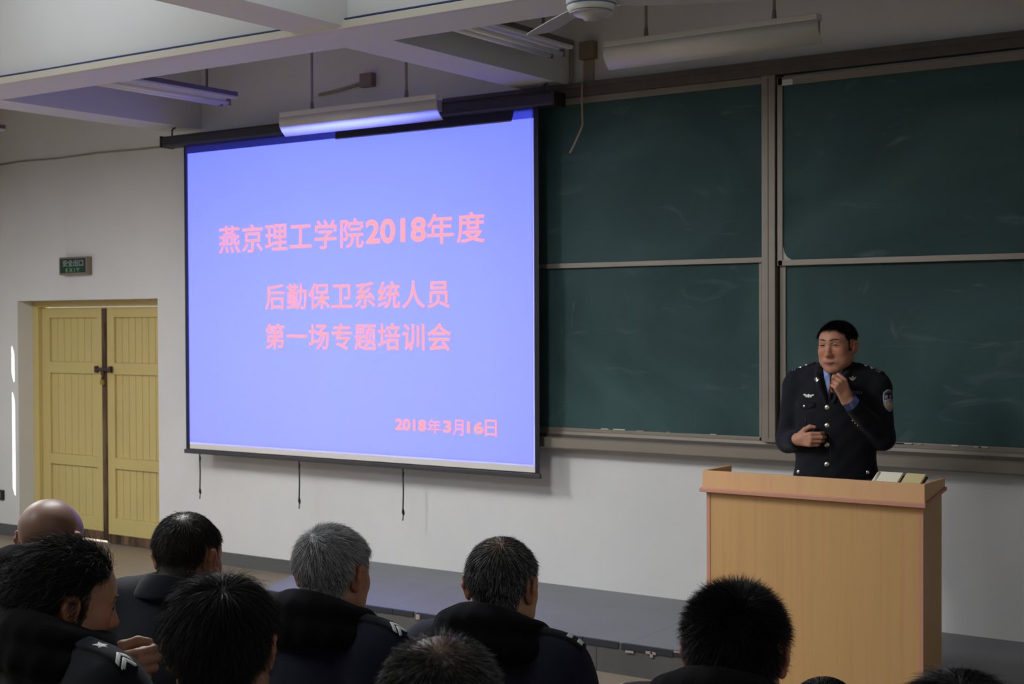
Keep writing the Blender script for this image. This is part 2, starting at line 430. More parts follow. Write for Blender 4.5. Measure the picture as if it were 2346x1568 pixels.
# ------------------------------------------------------------------ the yellow double door
door = empty('door_1', ((DX0+DX1)/2, 0.2, 0)); struct(door)
dmx = (DX0+DX1)/2
def dbox(bm, x0, x1, y0, y1, z0, z1, bev=0.003): add_box(bm, x0-dmx, x1-dmx, y0-0.2, y1-0.2, z0, z1, bev)
bm = bmesh.new()
dbox(bm, DX0, DX0+0.075, 0.15, 0.27, 0, DZ); dbox(bm, DX1-0.075, DX1, 0.15, 0.27, 0, DZ); dbox(bm, DX0+.075, DX1-.075, 0.15, 0.27, DZ-0.055, DZ)
obj_bm('door_frame', bm, M['yellow'], door)
SEAM = -9.365
for (lx0, lx1, gap) in ((DX0+0.078, SEAM-0.006, 0.022), (SEAM+0.006, DX1-0.078, 0.006)):
    bm = bmesh.new()
    zt = DZ-0.06; st = 0.105
    y0, y1 = 0.185, 0.225
    dbox(bm, lx0, lx0+st, y0, y1, gap+.075, zt); dbox(bm, lx1-st, lx1, y0, y1, gap+.075, zt)
    zr = [(gap+.075, 0.215), (0.625, 0.715), (1.405, 1.50), (1.875, zt)]
    for a, b in zr: dbox(bm, lx0+st, lx1-st, y0, y1, a, b)
    leaf = obj_bm('door_leaf', bm, M['yellow'], door)
    for (a, b) in ((0.215, 0.625), (0.715, 1.405), (1.50, 1.875)):
        bm = bmesh.new(); n = 7; w = (lx1-lx0-2*st)/n
        for k in range(n):
            dbox(bm, lx0+st+k*w+.002, lx0+st+(k+1)*w-.002, 0.203, 0.218, a, b, 0.004)
        dbox(bm, lx0+st, lx1-st, 0.214, 0.22, a, b, 0)
        pn = obj_bm('panel', bm, M['yellow'], leaf)
    bm = bmesh.new(); dbox(bm, lx0+.002, lx1-.002, 0.183, 0.226, gap, gap+0.075, 0.004)
    kp = obj_bm('kick_strip', bm, M['worn'], leaf); kp['label'] = 'worn brown bottom of the door leaf'
bm = bmesh.new()
dbox(bm, SEAM-0.030, SEAM+0.022, 0.172, 0.186, 0.025, DZ-0.07)
dbox(bm, SEAM-0.006, SEAM+0.006, 0.186, 0.22, 0.025, DZ-0.07, 0)
ast = obj_bm('meeting_strip', bm, M['worn'], door); ast['label'] = 'worn brown strip where the leaves meet'
bm = bmesh.new()
dbox(bm, SEAM-0.10, SEAM+0.10, 0.155, 0.170, 1.432, 1.458); dbox(bm, SEAM-0.105, SEAM-0.075, 0.152, 0.174, 1.418, 1.472)
dbox(bm, SEAM+0.07, SEAM+0.10, 0.152, 0.174, 1.418, 1.472); dbox(bm, SEAM-0.012, SEAM+0.02, 0.145, 0.172, 1.395, 1.44)
bolt = obj_bm('door_bolt', bm, M['iron'], door)
bm = bmesh.new()
dbox(bm, SEAM-0.016, SEAM+0.022, 0.140, 0.160, 1.318, 1.360, 0.004)
pad = obj_bm('padlock', bm, M['brass'], bolt)
bm = bmesh.new(); add_tube(bm, [(SEAM-dmx+.003+.011*math.cos(a), -0.05, 1.358+.034*math.sin(a)) for a in np.linspace(0, math.pi, 9)], .003, 6)
obj_bm('shackle', bm, M['iron'], bolt)

# exit sign above the door
sx0, sx1, sz0, sz1 = -9.640, -9.290, 2.225, 2.372
sign = empty('exit_sign', ((sx0+sx1)/2, 0, sz0))
tag(sign, 'small dark green exit sign in a bronze frame above the yellow door', 'sign')
scx = (sx0+sx1)/2
bm = bmesh.new(); add_box(bm, sx0-scx, sx1-scx, -0.055, 0, 0, sz1-sz0, 0.004); obj_bm('housing', bm, M['signframe'], sign)
bm = bmesh.new(); add_box(bm, sx0-scx+.014, sx1-scx-.014, -0.0575, -0.054, .016, sz1-sz0-.014); obj_bm('face_panel', bm, M['signgreen'], sign)
text_mesh('lettering', '安全出口', -.125, .135, .068, .122, -.0590, M['signtext'], sign, bold=.0012)
text_mesh('lettering', 'EXIT', -.085, .085, .024, .052, -.0590, M['signtextg'], sign, bold=.001, space=1.6)

# thin cable along the wall, wall socket, edge lamp
o = tube('wall_cable', [(-10.54, -.006, 3.195), (-10.2, -.006, 3.205), (-9.7, -.006, 3.196), (-9.2, -.006, 3.205), (-8.7, -.006, 3.197), (-8.25, -.006, 3.198)], .0065, M['beige'])
tag(o, 'thin dusty cable running along the wall above the exit sign', 'cable')
sock = empty('wall_socket', (-10.525, 0, .345)); tag(sock, 'dark wall socket low on the wall left of the yellow door', 'socket')
bm = bmesh.new(); add_box(bm, -.045, .045, -.016, 0, -.043, .043, .004); obj_bm('cover_plate', bm, M['blackplastic'], sock)
bm = bmesh.new(); add_box(bm, -.024, .010, -.0185, -.015, -.026, .026, .003); obj_bm('socket_insert', bm, M['tanplastic'], sock)

# ------------------------------------------------------------------ chalkboard
cb = empty('chalkboard', (-3.316, 0, 1.037)); tag(cb, 'wide green sliding chalkboard with tan aluminium frame behind the speaker', 'chalkboard')
def cbox(name, x0, x1, y0, y1, z0, z1, m, bev=0.002, parent=None):
    bm = bmesh.new(); add_box(bm, x0+3.316, x1+3.316, y0, y1, z0-1.037, z1-1.037, bev); return obj_bm(name, bm, m, parent or cb)
BX0, BX1 = -6.35, -0.15
cbox('top_rail', BX0, BX1, -0.075, -0.004, 3.215, 3.300, M['aludark'], 0.004)
cbox('top_lip', BX0, BX1, -0.088, -0.075, 3.268, 3.298, M['aludark'], 0.003)
cbox('post', -3.357, -3.275, -0.078, -0.004, 1.14, 3.215, M['alu'], 0.006)
cbox('post', BX0-.08, BX0, -0.078, -0.004, 1.14, 3.215, M['alu'], 0.006)
cbox('post', BX1, BX1+.08, -0.078, -0.004, 1.14, 3.215, M['alu'], 0.006)
cbox('post_backing', -3.277, -3.255, -0.012, -0.004, 1.14, 3.215, M['aludark'], 0)
cbox('post_groove', -3.319, -3.313, -0.0785, -0.07, 1.16, 3.2, M['aludark'], 0)
def panel(x0, x1, z0, z1, y, lf=.018, rf=.018, tf=.03, bf=.03):
    p = cbox('board_panel', x0, x1, y, y+0.018, z0, z1, M['board'], 0)
    fm = M['alu']
    bm = bmesh.new()
    def f(a, b, c, d): add_box(bm, a+3.316, b+3.316, y-0.010, y+.020, c-1.037, d-1.037, .003)
    if lf: f(x0-.001, x0+lf, z0, z1)
    if rf: f(x1-rf, x1+.001, z0, z1)
    f(x0, x1, z1-tf, z1); f(x0, x1, z0, z0+bf)
    obj_bm('panel_frame', bm, fm, p)
    return p
# upper panels hang in front on the right, lower panels behind
pLu = panel(BX0, -3.359, 2.160, 3.213, -0.052, 0.018, 0.0, .040, .030)
pLl = panel(BX0, -3.375, 1.142, 2.185, -0.030, 0.018, 0.016, .02, .022)
pRu = panel(-3.262, BX1, 2.138, 3.195, -0.062, 0.030, .02, .045, .032)
pRl = panel(-3.262, BX1, 1.142, 2.165, -0.030, 0.034, .02, .02, .03)
# tray
prism('chalk_tray', [(-.004, .105), (-.045, .105), (-.05, .072), (-.112, .070), (-.120, .062), (-.120, .010), (-.112, .0), (-.004, .0)], BX0-.08+3.316, BX1+.08+3.316, M['alu'], cb)
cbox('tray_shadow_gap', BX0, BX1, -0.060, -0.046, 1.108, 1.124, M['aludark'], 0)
bm = bmesh.new(); random.seed(9)
for k in range(26):
    xx = random.uniform(-4.9, -0.4); w = random.uniform(.02, .13)
    if -3.4 < xx < -3.2: continue
    add_box(bm, xx+3.316, xx+w+3.316, -.0475, -.039, 1.165-1.037, 1.165-1.037+random.uniform(.002, .008))
obj_bm('chalk_dust', bm, M['chalkdust'], cb)['kind'] = 'stuff'
bm = bmesh.new()
vs = [bm.verts.new((xx+3.316, -.0655, zz-1.037)) for xx, zz in ((-3.232, 2.17), (-3.18, 2.17), (-3.205, 2.185), (-3.222, 2.21), (-3.232, 2.25))]
bm.faces.new(vs[::-1]); obj_bm('chalk_smear', bm, M['chalkdust'], cb)
t1 = box('paper_tag', -3.232, -3.170, -.0735, -.0722, 3.148, 3.180, M['paper'])
tag(t1, 'small white paper tag at the top left corner of the right chalkboard', 'tag')

# ------------------------------------------------------------------ projection screen
ps = empty('projection_screen', (-6.39, -0.2, 0.85)); tag(ps, 'pull-down projection screen with black border showing a blue slide', 'screen')
def sbox(name, x0, x1, y0, y1, z0, z1, m, bev=0.0, parent=None):
    bm = bmesh.new(); add_box(bm, x0+6.39, x1+6.39, y0+.2, y1+.2, z0-.85, z1-.85, bev); return obj_bm(name, bm, m, parent or ps)
sbox('screen_border', -7.974, -4.793, -0.2, -0.197, 0.880, 3.16, M['blackvinyl'])
sbox('screen_surface', -7.932, -4.836, -0.2012, -0.2002, 0.937, 3.090, M['screen'])
sbox('white_margin', -7.932, -4.827, -0.2010, -0.2002, 0.890, 0.937, M['margin'])
sbox('white_margin', -4.836, -4.827, -0.2010, -0.2002, 0.937, 3.090, M['margin'])
sbox('bottom_bar', -7.985, -4.785, -0.212, -0.186, 0.853, 0.884, M['greybar'], 0.006)
prism('casing', [(-.055, 2.300), (-.062, 2.312), (-.062, 2.365), (-.05, 2.378), (.055, 2.378), (.06, 2.365), (.06, 2.300)], -8.158+6.39, -4.640+6.39, M['casing'], ps)
for ca, cbb in ((-8.165, -8.150), (-4.650, -4.632)):
    bm = bmesh.new(); add_box(bm, ca+6.39, cbb+6.39, -.066, .064, 2.296, 2.382, .003); obj_bm('end_cap', bm, M['blackplastic'], ps)
for bxx in (-8.10, -4.75):
    bm = bmesh.new()
    add_tube(bm, [(bxx+6.39, 0, 2.376), (bxx+6.39, 0, 2.43), (bxx+.02+6.39, .06, 2.485), (bxx+.02+6.39, .199, 2.485)], .007, 6)
    obj_bm('bracket', bm, M['iron'], ps)
for sxp, zl in ((-7.826, .53), (-6.821, .53), (-5.882, .52)):
    bm = bmesh.new()
    add_tube(bm, [(sxp+6.39, -.002, .004), (sxp+6.39+.002, -.002, -.15), (sxp+6.39-.002, -.002, zl-.85+.06)], .0048, 6)
    add_tube(bm, [(sxp+6.39-.002, -.002, zl-.85+.065), (sxp+6.39, -.002, zl-.85+.045), (sxp+6.39+.004, -.002, zl-.85+.025)], [.006, .010, .006], 8)
    add_tube(bm, [(sxp+6.39+.001, -.002, zl-.85+.03), (sxp+6.39-.004, -.002, zl-.85-.012)], .0035, 6)
    add_tube(bm, [(sxp+6.39, -.002, -.02), (sxp+6.39+.003, -.002, -.020), (sxp+6.39, -.002, -.05)], [.005, .008, .005], 8)
    obj_bm('pull_strap', bm, M['blackvinyl'], ps)
YT = -.0035
def ltr(body, x0, x1, z0, z1, bold=0.0, space=1.0):
    text_mesh('lettering', body, x0+6.39, x1+6.39, z0-.85, z1-.85, YT, M['glow'], ps, bold=bold, depth=.0015, space=space)
ltr('燕京理工学院', -7.602, -6.215, 2.336, 2.535, .0032, 1.06)
ltr('2018', -6.188, -5.682, 2.362, 2.512, .0075)
ltr('年度', -5.664, -5.206, 2.338, 2.530, .0032, 1.1)
ltr('后勤保卫系统人员', -7.136, -5.487, 1.922, 2.100, .0032, 1.06)
ltr('第一场专题培训会', -7.138, -5.478, 1.642, 1.820, .0032, 1.06)
ltr('2018', -5.942, -5.688, 1.113, 1.183, .0045)
ltr('年', -5.671, -5.560, 1.100, 1.192, .0015)
ltr('3', -5.540, -5.480, 1.113, 1.185, .0045)
ltr('月', -5.462, -5.378, 1.096, 1.196, .0015)
ltr('16', -5.345, -5.222, 1.115, 1.187, .0045)
ltr('日', -5.205, -5.116, 1.100, 1.206, .0015)

# ------------------------------------------------------------------ lamps, fan, wiring on the ceiling
def board_lamp(x0, x1, y, z0, z1, label):
    cx = (x0+x1)/2; L = (x1-x0)/2
    r = empty('chalkboard_lamp', (cx, y, z0)); tag(r, label, 'lamp', 'lamps over the front wall')
    H = z1-z0
    front = [(-.055, H*.80), (-.058, H*.6), (-.052, H*.40), (-.030, H*.2), (.004, 0.0)]
    back = [(.010, .004), (-.022, H*.22), (-.044, H*.42), (-.050, H*.62), (-.046, H*.80)]
    prism('reflector', front+back, -L, L, M['cream'], r, True)
    bm = bmesh.new(); add_box(bm, -L+.004, L-.004, -.056, .012, H*.78, H, .006); obj_bm('housing', bm, M['cream'], r)
    bm = bmesh.new(); add_tube(bm, [(-L+.05, .0, H*.5), (L-.05, .0, H*.5)], .014, 12); obj_bm('tube', bm, M['tube'], r)
    for s in (-1, 1):
        bm = bmesh.new(); add_box(bm, s*(L-.03)-.014, s*(L-.03)+.014, -.03, .02, H*.35, H*.8, .004); obj_bm('tube_holder', bm, M['beige'], r)
    for s in (-1, 1):
        bm = bmesh.new()
        xx = s*L*.60
        add_tube(bm, [(xx, -.02, H-.004), (xx, -.02, H+.05)], [.015, .010], 8)
        add_tube(bm, [(xx, -.02, H+.03), (xx, -.02, ZC-z0)], .0085, 8)
        obj_bm('hanging_rod', bm, M['rod'], r)
board_lamp(-6.455, -5.155, -.70, 3.048, 3.200, 'cream hooded lamp hanging in front of the projection screen')
board_lamp(-3.990, -2.740, -.70, 3.224, 3.374, 'cream hooded lamp hanging before the wall above the chalkboards')

def batten(x, y0, y1, z, label):
    r = empty('fluorescent_fixture', (x, (y0+y1)/2, z)); tag(r, label, 'light fixture', 'fluorescent fixtures between the beams')
    L = (y1-y0)/2
    bm = bmesh.new(); add_box(bm, -.085, .085, -L, L, .045, .085, .006); obj_bm('tray', bm, M['white'], r)
    bm = bmesh.new(); add_box(bm, .055, .085+.004, -L-.004, L+.004, .062, .092, .004); obj_bm('shaded_side_strip', bm, M['shadedside'], r)  # brown strip stands in for the housing's side in shadow
    for s in (-.05, .03):
        bm = bmesh.new(); add_tube(bm, [(s, -L+.04, .018), (s, L-.04, .018)], .0145, 12); obj_bm('tube', bm, M['tube'], r)
        for e in (-L+.03, L-.03):
            bm = bmesh.new(); add_box(bm, s-.013, s+.013, e-.012, e+.012, .0, .048, .003); obj_bm('tube_holder', bm, M['dullsilver'], r)
    for e in (-L*.65, L*.65):
        bm = bmesh.new(); add_tube(bm, [(0, e, .085), (0, e, ZC-z)], .009, 8); obj_bm('hanging_rod', bm, M['rod'], r)
batten(-7.08, -1.735, -0.60, 3.315, 'unlit twin tube fixture hanging left of the cream lamp before the screen')
batten(-4.28, -1.735, -0.74, 3.315, 'unlit twin tube fixture between the middle beam and ceiling fan')
batten(-9.55, -1.735, -0.68, 3.285, 'end of a fluorescent fixture at the picture edge near the left wall')

o = box('cable_trunking', XL+.01, XR-.01, -2.142, -2.101, 3.296, 3.336, M['trunk'], None, .004); tag(o, 'white cable trunking running along the bottom of the cross beam', 'trunking')
random.seed(2)
pts = [(XL+.05+i*.5, -2.122, 3.3430+random.uniform(0, .008)) for i in range(26)]
o = tube('blue_cable', pts, .0055, M['bluewire']); tag(o, 'dark blue cable lying on top of the white trunking', 'cable')

fx, fy, fz = -2.886, -2.684, 3.022
fan = empty('ceiling_fan', (fx, fy, fz)); tag(fan, 'white ceiling fan with a blue striped motor and angled blades', 'ceiling fan')
bm = bmesh.new(); add_lathe(bm, [(.006, -.002), (.03, -.002), (.034, .006), (.062, .014), (.082, .03), (.086, .020)], 40); obj_bm('hub_cap', bm, M['fanblade'], fan)
bm = bmesh.new(); add_lathe(bm, [(.083, .03), (.090, .032), (.097, .046), (.097, .052)], 40); obj_bm('motor_rim', bm, M['white'], fan)
bm = bmesh.new(); add_lathe(bm, [(.0965, .051), (.0985, .052), (.0985, .057), (.0965, .058)], 40); obj_bm('stripe', bm, M['fanblue'], fan)
bm = bmesh.new(); add_lathe(bm, [(.097, .058), (.100, .066), (.100, .082), (.094, .094), (.096, .10), (.094, .115), (.06, .14), (.03, .16)], 40); obj_bm('motor_housing', bm, M['white'], fan)
bm = bmesh.new(); add_tube(bm, [(0, 0, .15), (0, 0, ZC-fz)], .013, 12); obj_bm('down_rod', bm, M['white'], fan)
for ang in (143, 263, 23):
    a = math.radians(ang)
    Mx = Matrix.Rotation(a, 4, 'Z') @ Matrix.Translation((0, 0, .066)) @ Matrix.Rotation(math.radians(-11), 4, 'X')
    bm = bmesh.new()
    prof = [(.09, .030), (.16, .05), (.30, .062), (.55, .066), (.62, .060), (.64, .04)]
    up = [bm.verts.new((r, w, 0)) for r, w in prof]; dn = [bm.verts.new((r, -w, 0)) for r, w in prof]
    for i in range(len(prof)-1): bm.faces.new((dn[i], dn[i+1], up[i+1], up[i]))
    rr = bmesh.ops.extrude_face_region(bm, geom=bm.faces[:]); bmesh.ops.translate(bm, vec=(0, 0, .004), verts=[v for v in rr['geom'] if isinstance(v, bmesh.types.BMVert)])
    bmesh.ops.recalc_face_normals(bm, faces=bm.faces)
    bmesh.ops.transform(bm, matrix=Mx, verts=bm.verts)
    obj_bm('blade', bm, M['fanblade'], fan)

jb = empty('junction_box', (-6.32, 0, 3.45)); tag(jb, 'square junction box on the wall behind the lamp over the screen', 'junction box')
bm = bmesh.new(); add_box(bm, -.055, .055, -.05, 0, 0, .095, .006); obj_bm('cover', bm, M['tanplastic'], jb)
bm = bmesh.new(); add_tube(bm, [(-.055, -.02, .03), (-.3, -.02, .0), (-.455, -.02, -.008)], .012, 8); obj_bm('conduit', bm, M['beige'], jb)
jb = empty('junction_box', (-4.535, 0, 3.445)); tag(jb, 'tan junction box on the wall above the end of the chalkboard rail', 'junction box')
bm = bmesh.new(); add_box(bm, -.052, .052, -.055, 0, 0, .11, .006); obj_bm('cover', bm, M['tanplastic'], jb)
bm = bmesh.new(); add_box(bm, -.045, .03, -.012, 0, -.145, 0.0, .003); obj_bm('conduit', bm, M['beige'], jb)
o = tube('loose_wire', [(-4.534, -.101, 3.305),  (-4.534, -.104, 3.18), (-4.522, -.12, 3.10), (-4.512, -.13, 3.03), (-4.530, -.14, 2.98), (-4.575, -.14, 2.90), (-4.600, -.14, 2.862)], .0065, M['beige'])
tag(o, 'loose beige wire dangling over the chalkboard right of the screen', 'wire')
o = tube('beam_conduit', [(-4.655, -.03, 3.56), (-4.655, -.03, 3.36), (-4.66, -.035, 3.318), (-4.70, -.05, 3.292), (-4.80, -.06, 3.288), (-4.86, -.06, 3.287)], .010, M['beige'])
tag(o, 'beige conduit bending under the wall end of the middle beam', 'conduit')

# ------------------------------------------------------------------ lectern
lec = empty('lectern', (-2.405, -1.54, 0)); tag(lec, 'light beech lectern with pink edge banding in front of the platform', 'lectern')
def lbox(name, x0, x1, y0, y1, z0, z1, m, bev=0.002):
    bm = bmesh.new(); add_box(bm, x0+2.405, x1+2.405, y0+1.54, y1+1.54, z0, z1, bev); return obj_bm(name, bm, m, lec)
bx0, bx1, by0, by1 = -2.905, -1.903, -1.660, -1.42
lbox('front_panel', bx0+.018, bx1-.018, by0, by0+.02, 0.0, 1.052, M['beech'])
lbox('edge_band', bx0, bx0+.018, by0-.003, by0+.006, 0.0, 1.052, M['edgeband'])
lbox('edge_band', bx1-.018, bx1, by0-.003, by0+.006, 0.0, 1.052, M['edgeband'])
lbox('shelf', bx0+.02, bx1-.02, by0+.02, by1-.02, 0.52, 0.54, M['beech'])
# sloping writing top with its raised rim; the base moulding climbs towards the speaker
def slab(name, x0, x1, z0f, z1f, z0b, z1b, yf, yb, m):
    bm = bmesh.new()
    v = [bm.verts.new((x+2.405, y+1.54, z)) for x in (x0, x1) for y, z in ((yf, z0f), (yf, z1f), (yb, z1b), (yb, z0b))]
    bm.faces.new(v[0:4]); bm.faces.new(v[4:8][::-1])
    for i in range(4):
        j = (i+1) % 4; bm.faces.new((v[i], v[i+4], v[j+4], v[j]))
    bmesh.ops.recalc_face_normals(bm, faces=bm.faces)
    es = bm.edges[:]; bmesh.ops.bevel(bm, geom=es, offset=.002, segments=1, affect='EDGES')
    return obj_bm(name, bm, m, lec)
slab('side_panel', bx0+.001, bx0+.019, 0.0, 1.052, 0.0, 1.097, by0+.006, by1, M['beech'])
slab('side_panel', bx1-.019, bx1-.001, 0.0, 1.052, 0.0, 1.097, by0+.006, by1, M['beech'])
slab('moulding', -2.928, -1.886, 1.052, 1.070, 1.098, 1.114, -1.690, -1.405, M['edgeband'])
slab('desk_top', -2.912, -1.902, 1.068, 1.076, 1.112, 1.120, -1.672, -1.415, M['beech'])
lbox('front_rim', -2.918, -1.893, -1.678, -1.660, 1.066, 1.150, M['beechpale'])
slab('side_rim', -2.918, -2.900, 1.070, 1.150, 1.112, 1.150, -1.660, -1.41, M['beechpale'])
slab('side_rim', -1.911, -1.893, 1.070, 1.150, 1.112, 1.150, -1.660, -1.41, M['beechpale'])
# two note pads leaning on the desk
def pad_(x, w, label, m1, rot, rounded):
    r = empty('note_pad', (x, -1.50, 1.110)); tag(r, label, 'note pad', 'note pads on the lectern')
    Mx = Matrix.Rotation(math.radians(24), 4, 'X')
    bm = bmesh.new(); add_box(bm, -w/2, w/2, -.075, .095, .004, .018, .003, 0, Mx); obj_bm('pages', bm, m1, r)
    bm = bmesh.new(); add_box(bm, -w/2+.006, w/2+.008, -.072, .093, .0, .006, .001, 0, Mx); obj_bm('cover', bm, M['blackplastic'], r)
    if rounded:
        bm = bmesh.new(); add_tube(bm, [Mx @ Vector((-w/2, -.07, .010)), Mx @ Vector((-w/2, .085, .010))], .012, 10); obj_bm('page_curl', bm, m1, r)
pad_(-2.125, .105, 'open pad with cream pages curling at its left end on the lectern', M['notepaper'], 0, True)
pad_(-2.015, .085, 'yellowish pad lying on the lectern between cream pages and right rim', M['noteyellow'], 0, False)
#PEOPLE#
# ------------------------------------------------------------------ implicit-surface modelling for the figures
rad = math.radians
def _smin(a, b, k):
    h = np.maximum(k-np.abs(a-b), 0)/k
    return np.minimum(a, b)-h*h*k*0.25

class Field:
    def __init__(s, lo, hi, h):
        s.h = h; s.lo = np.array(lo, float)
        s.n = np.ceil((np.array(hi)-s.lo)/h).astype(int)+1
        s.ax = [(s.lo[i]+h*np.arange(s.n[i])).astype(np.float32) for i in range(3)]
        s.f = np.full(s.n, 0.5, np.float32); s.M = np.eye(4)
    def P(s, p): return (s.M @ np.array([*p, 1.0]))[:3]
    def _sub(s, lo, hi, pad):
        i0 = np.clip(np.floor((lo-pad-s.lo)/s.h).astype(int), 0, s.n); i1 = np.clip(np.ceil((hi+pad-s.lo)/s.h).astype(int)+1, 0, s.n)
        if np.any(i1 <= i0): return None, None
        sl = tuple(slice(a, b) for a, b in zip(i0, i1))
        g = np.stack(np.meshgrid(*[s.ax[i][sl[i]] for i in range(3)], indexing='ij'), -1)
        return sl, g
    def _op(s, sl, d, k, sub):
        if sub: s.f[sl] = -_smin(-s.f[sl], d, k)
        else: s.f[sl] = _smin(s.f[sl], d, k)
    def cone(s, a, b, ra, rb=None, k=0.012, sub=False):
        rb = ra if rb is None else rb
        a = s.P(a); b = s.P(b)
        sl, g = s._sub(np.minimum(a-ra, b-rb), np.maximum(a+ra, b+rb), k+2.5*s.h)
        if sl is None: return
        ba = b-a; L = float(ba @ ba) or 1e-12
        t = np.clip(((g-a) @ ba)/L, 0, 1)
        d = np.linalg.norm(g-a-t[..., None]*ba, axis=-1)-(ra+(rb-ra)*t)
        s._op(sl, d.astype(np.float32), k, sub)
    def chain(s, pts, rs, k=0.012, sub=False):
        if not hasattr(rs, '__len__'): rs = [rs]*len(pts)
        for i in range(len(pts)-1): s.cone(pts[i], pts[i+1], rs[i], rs[i+1], k, sub)
    def ell(s, c, r, k=0.015, sub=False, R=None):
        c = s.P(c); Rm = s.M[:3, :3] if R is None else s.M[:3, :3] @ np.array(R)
        r = np.array(r, float); mx = r.max()
        sl, g = s._sub(c-mx, c+mx, k+2.5*s.h)
        if sl is None: return
        q = (g-c) @ Rm
        k0 = np.linalg.norm(q/r, axis=-1); k1 = np.linalg.norm(q/(r*r), axis=-1)
        d = k0*(k0-1)/np.maximum(k1, 1e-9)
        s._op(sl, d.astype(np.float32), k, sub)
    def cut(s, p, n):
        """remove everything on the +n side of the plane"""
        n = np.array(n, float); n /= np.linalg.norm(n)
        d = (s.ax[0][:, None, None]-p[0])*n[0]+(s.ax[1][None, :, None]-p[1])*n[1]+(s.ax[2][None, None, :]-p[2])*n[2]
        s.f = np.maximum(s.f, d.astype(np.float32))
    def mesh(s):
        f = s.f.copy()
        for a in range(3):
            ix = [slice(None)]*3
            for e in (0, -1): ix[a] = e; f[tuple(ix)] = np.maximum(f[tuple(ix)], 1e-3)
        ins = f < 0
        c = [ins[i:ins.shape[0]-1+i, j:ins.shape[1]-1+j, k:ins.shape[2]-1+k] for i in (0, 1) for j in (0, 1) for k in (0, 1)]
        cnt = sum(x.astype(np.int8) for x in c)
        cells = np.argwhere((cnt > 0) & (cnt < 8))
        idx = -np.ones(cnt.shape, np.int64); idx[tuple(cells.T)] = np.arange(len(cells))
        offs = np.array([(i, j, k) for i in (0, 1) for j in (0, 1) for k in (0, 1)])
        v = np.stack([f[tuple((cells+o).T)] for o in offs], 1)
        acc = np.zeros((len(cells), 3)); num = np.zeros(len(cells))
        for a in range(8):
            for b in range(a+1, 8):
                if np.abs(offs[a]-offs[b]).sum() != 1: continue
                m_ = (v[:, a] < 0) != (v[:, b] < 0)
                t = np.where(m_, v[:, a]/np.where(m_, v[:, a]-v[:, b], 1), 0)
                p = offs[a]+t[:, None]*(offs[b]-offs[a])
                acc += np.where(m_[:, None], p, 0); num += m_
        verts = s.lo+s.h*(cells+acc/num[:, None])
        quads = []
        for ax in range(3):
            o1, o2 = [(1, 2), (2, 0), (0, 1)][ax]
            sl0 = [slice(None)]*3; sl1 = [slice(None)]*3
            sl0[ax] = slice(0, -1); sl1[ax] = slice(1, None)
            A = ins[tuple(sl0)]; B = ins[tuple(sl1)]
            e = np.argwhere(A != B)
            e = e[(e[:, o1] > 0) & (e[:, o2] > 0) & (e[:, o1] < s.n[o1]-1) & (e[:, o2] < s.n[o2]-1)]
            d1 = np.zeros(3, int); d1[o1] = 1; d2 = np.zeros(3, int); d2[o2] = 1
            q = np.stack([idx[tuple((e-d1-d2).T)], idx[tuple((e-d2).T)], idx[tuple(e.T)], idx[tuple((e-d1).T)]], 1)
            fl = ~A[tuple(e.T)]
            q[fl] = q[fl][:, ::-1]
            quads.append(q)
        q = np.concatenate(quads); q = q[(q >= 0).all(1)]
        return verts.astype(np.float32), q

def np_mesh(name, verts, faces, m, parent=None, tint=None, smooth=True):
    me = bpy.data.meshes.new(name)
    n = faces.shape[1]
    me.vertices.add(len(verts)); me.vertices.foreach_set('co', verts.astype(np.float32).ravel())
    me.loops.add(faces.size); me.loops.foreach_set('vertex_index', faces.astype(np.int32).ravel())
    me.polygons.add(len(faces)); me.polygons.foreach_set('loop_start', np.arange(0, faces.size, n, dtype=np.int32))
    try: me.polygons.foreach_set('loop_total', np.full(len(faces), n, np.int32))
    except Exception: pass
    me.update(calc_edges=True)
    if smooth: me.polygons.foreach_set('use_smooth', np.ones(len(faces), bool))
    if tint is not None:
        a = me.attributes.new('tint', 'FLOAT_COLOR', 'POINT')
        c = np.ones((len(verts), 4), np.float32); c[:, :3] = tint; a.data.foreach_set('color', c.ravel())
    me.materials.append(m); me.validate()
    return link(bpy.data.objects.new(name, me), parent)

def bvh_of(verts, faces): return BVHTree.FromPolygons([Vector(v) for v in verts.tolist()], faces.tolist())

def decal(name, bvh, c, u, v, n, polys, m, parent, lift=0.0015, rings=4, subdiv=4, back=0.12):
    """thin cloth or metal badge: each polygon (list of (a, b) in the u, v frame) is laid onto the surface"""
    bm = bmesh.new(); c, u, v, n = Vector(c), Vector(u).normalized(), Vector(v).normalized(), Vector(n).normalized()
    def drop(a, b, l):
        o = c+u*a+v*b+n*back; h = bvh.ray_cast(o, -n, back*2.5)
        p = h[0] if h[0] is not None else c+u*a+v*b
        return bm.verts.new(p+n*l)
    for poly in polys:
        pp = []
        for i in range(len(poly)):
            a, b = poly[i], poly[(i+1) % len(poly)]
            for k in range(subdiv): t = k/subdiv; pp.append((a[0]+(b[0]-a[0])*t, a[1]+(b[1]-a[1])*t))
        cx = sum(p[0] for p in pp)/len(pp); cy = sum(p[1] for p in pp)/len(pp)
        ctr = drop(cx, cy, lift); prev = None
        for r in range(1, rings+1):
            t = r/rings; ring = [drop(cx+(a-cx)*t, cy+(b-cy)*t, lift) for a, b in pp]
            N = len(ring)
            for i in range(N):
                j = (i+1) % N
                if prev is None: bm.faces.new((ctr, ring[i], ring[j]))
                else: bm.faces.new((prev[i], ring[i], ring[j], prev[j]))
            prev = ring
        skirt = [bm.verts.new(x.co-n*(lift+.001)) for x in prev]
        for i in range(len(prev)):
            j = (i+1) % len(prev); bm.faces.new((prev[i], skirt[i], skirt[j], prev[j]))
    bmesh.ops.recalc_face_normals(bm, faces=bm.faces)
    return obj_bm(name, bm, m, parent, True)

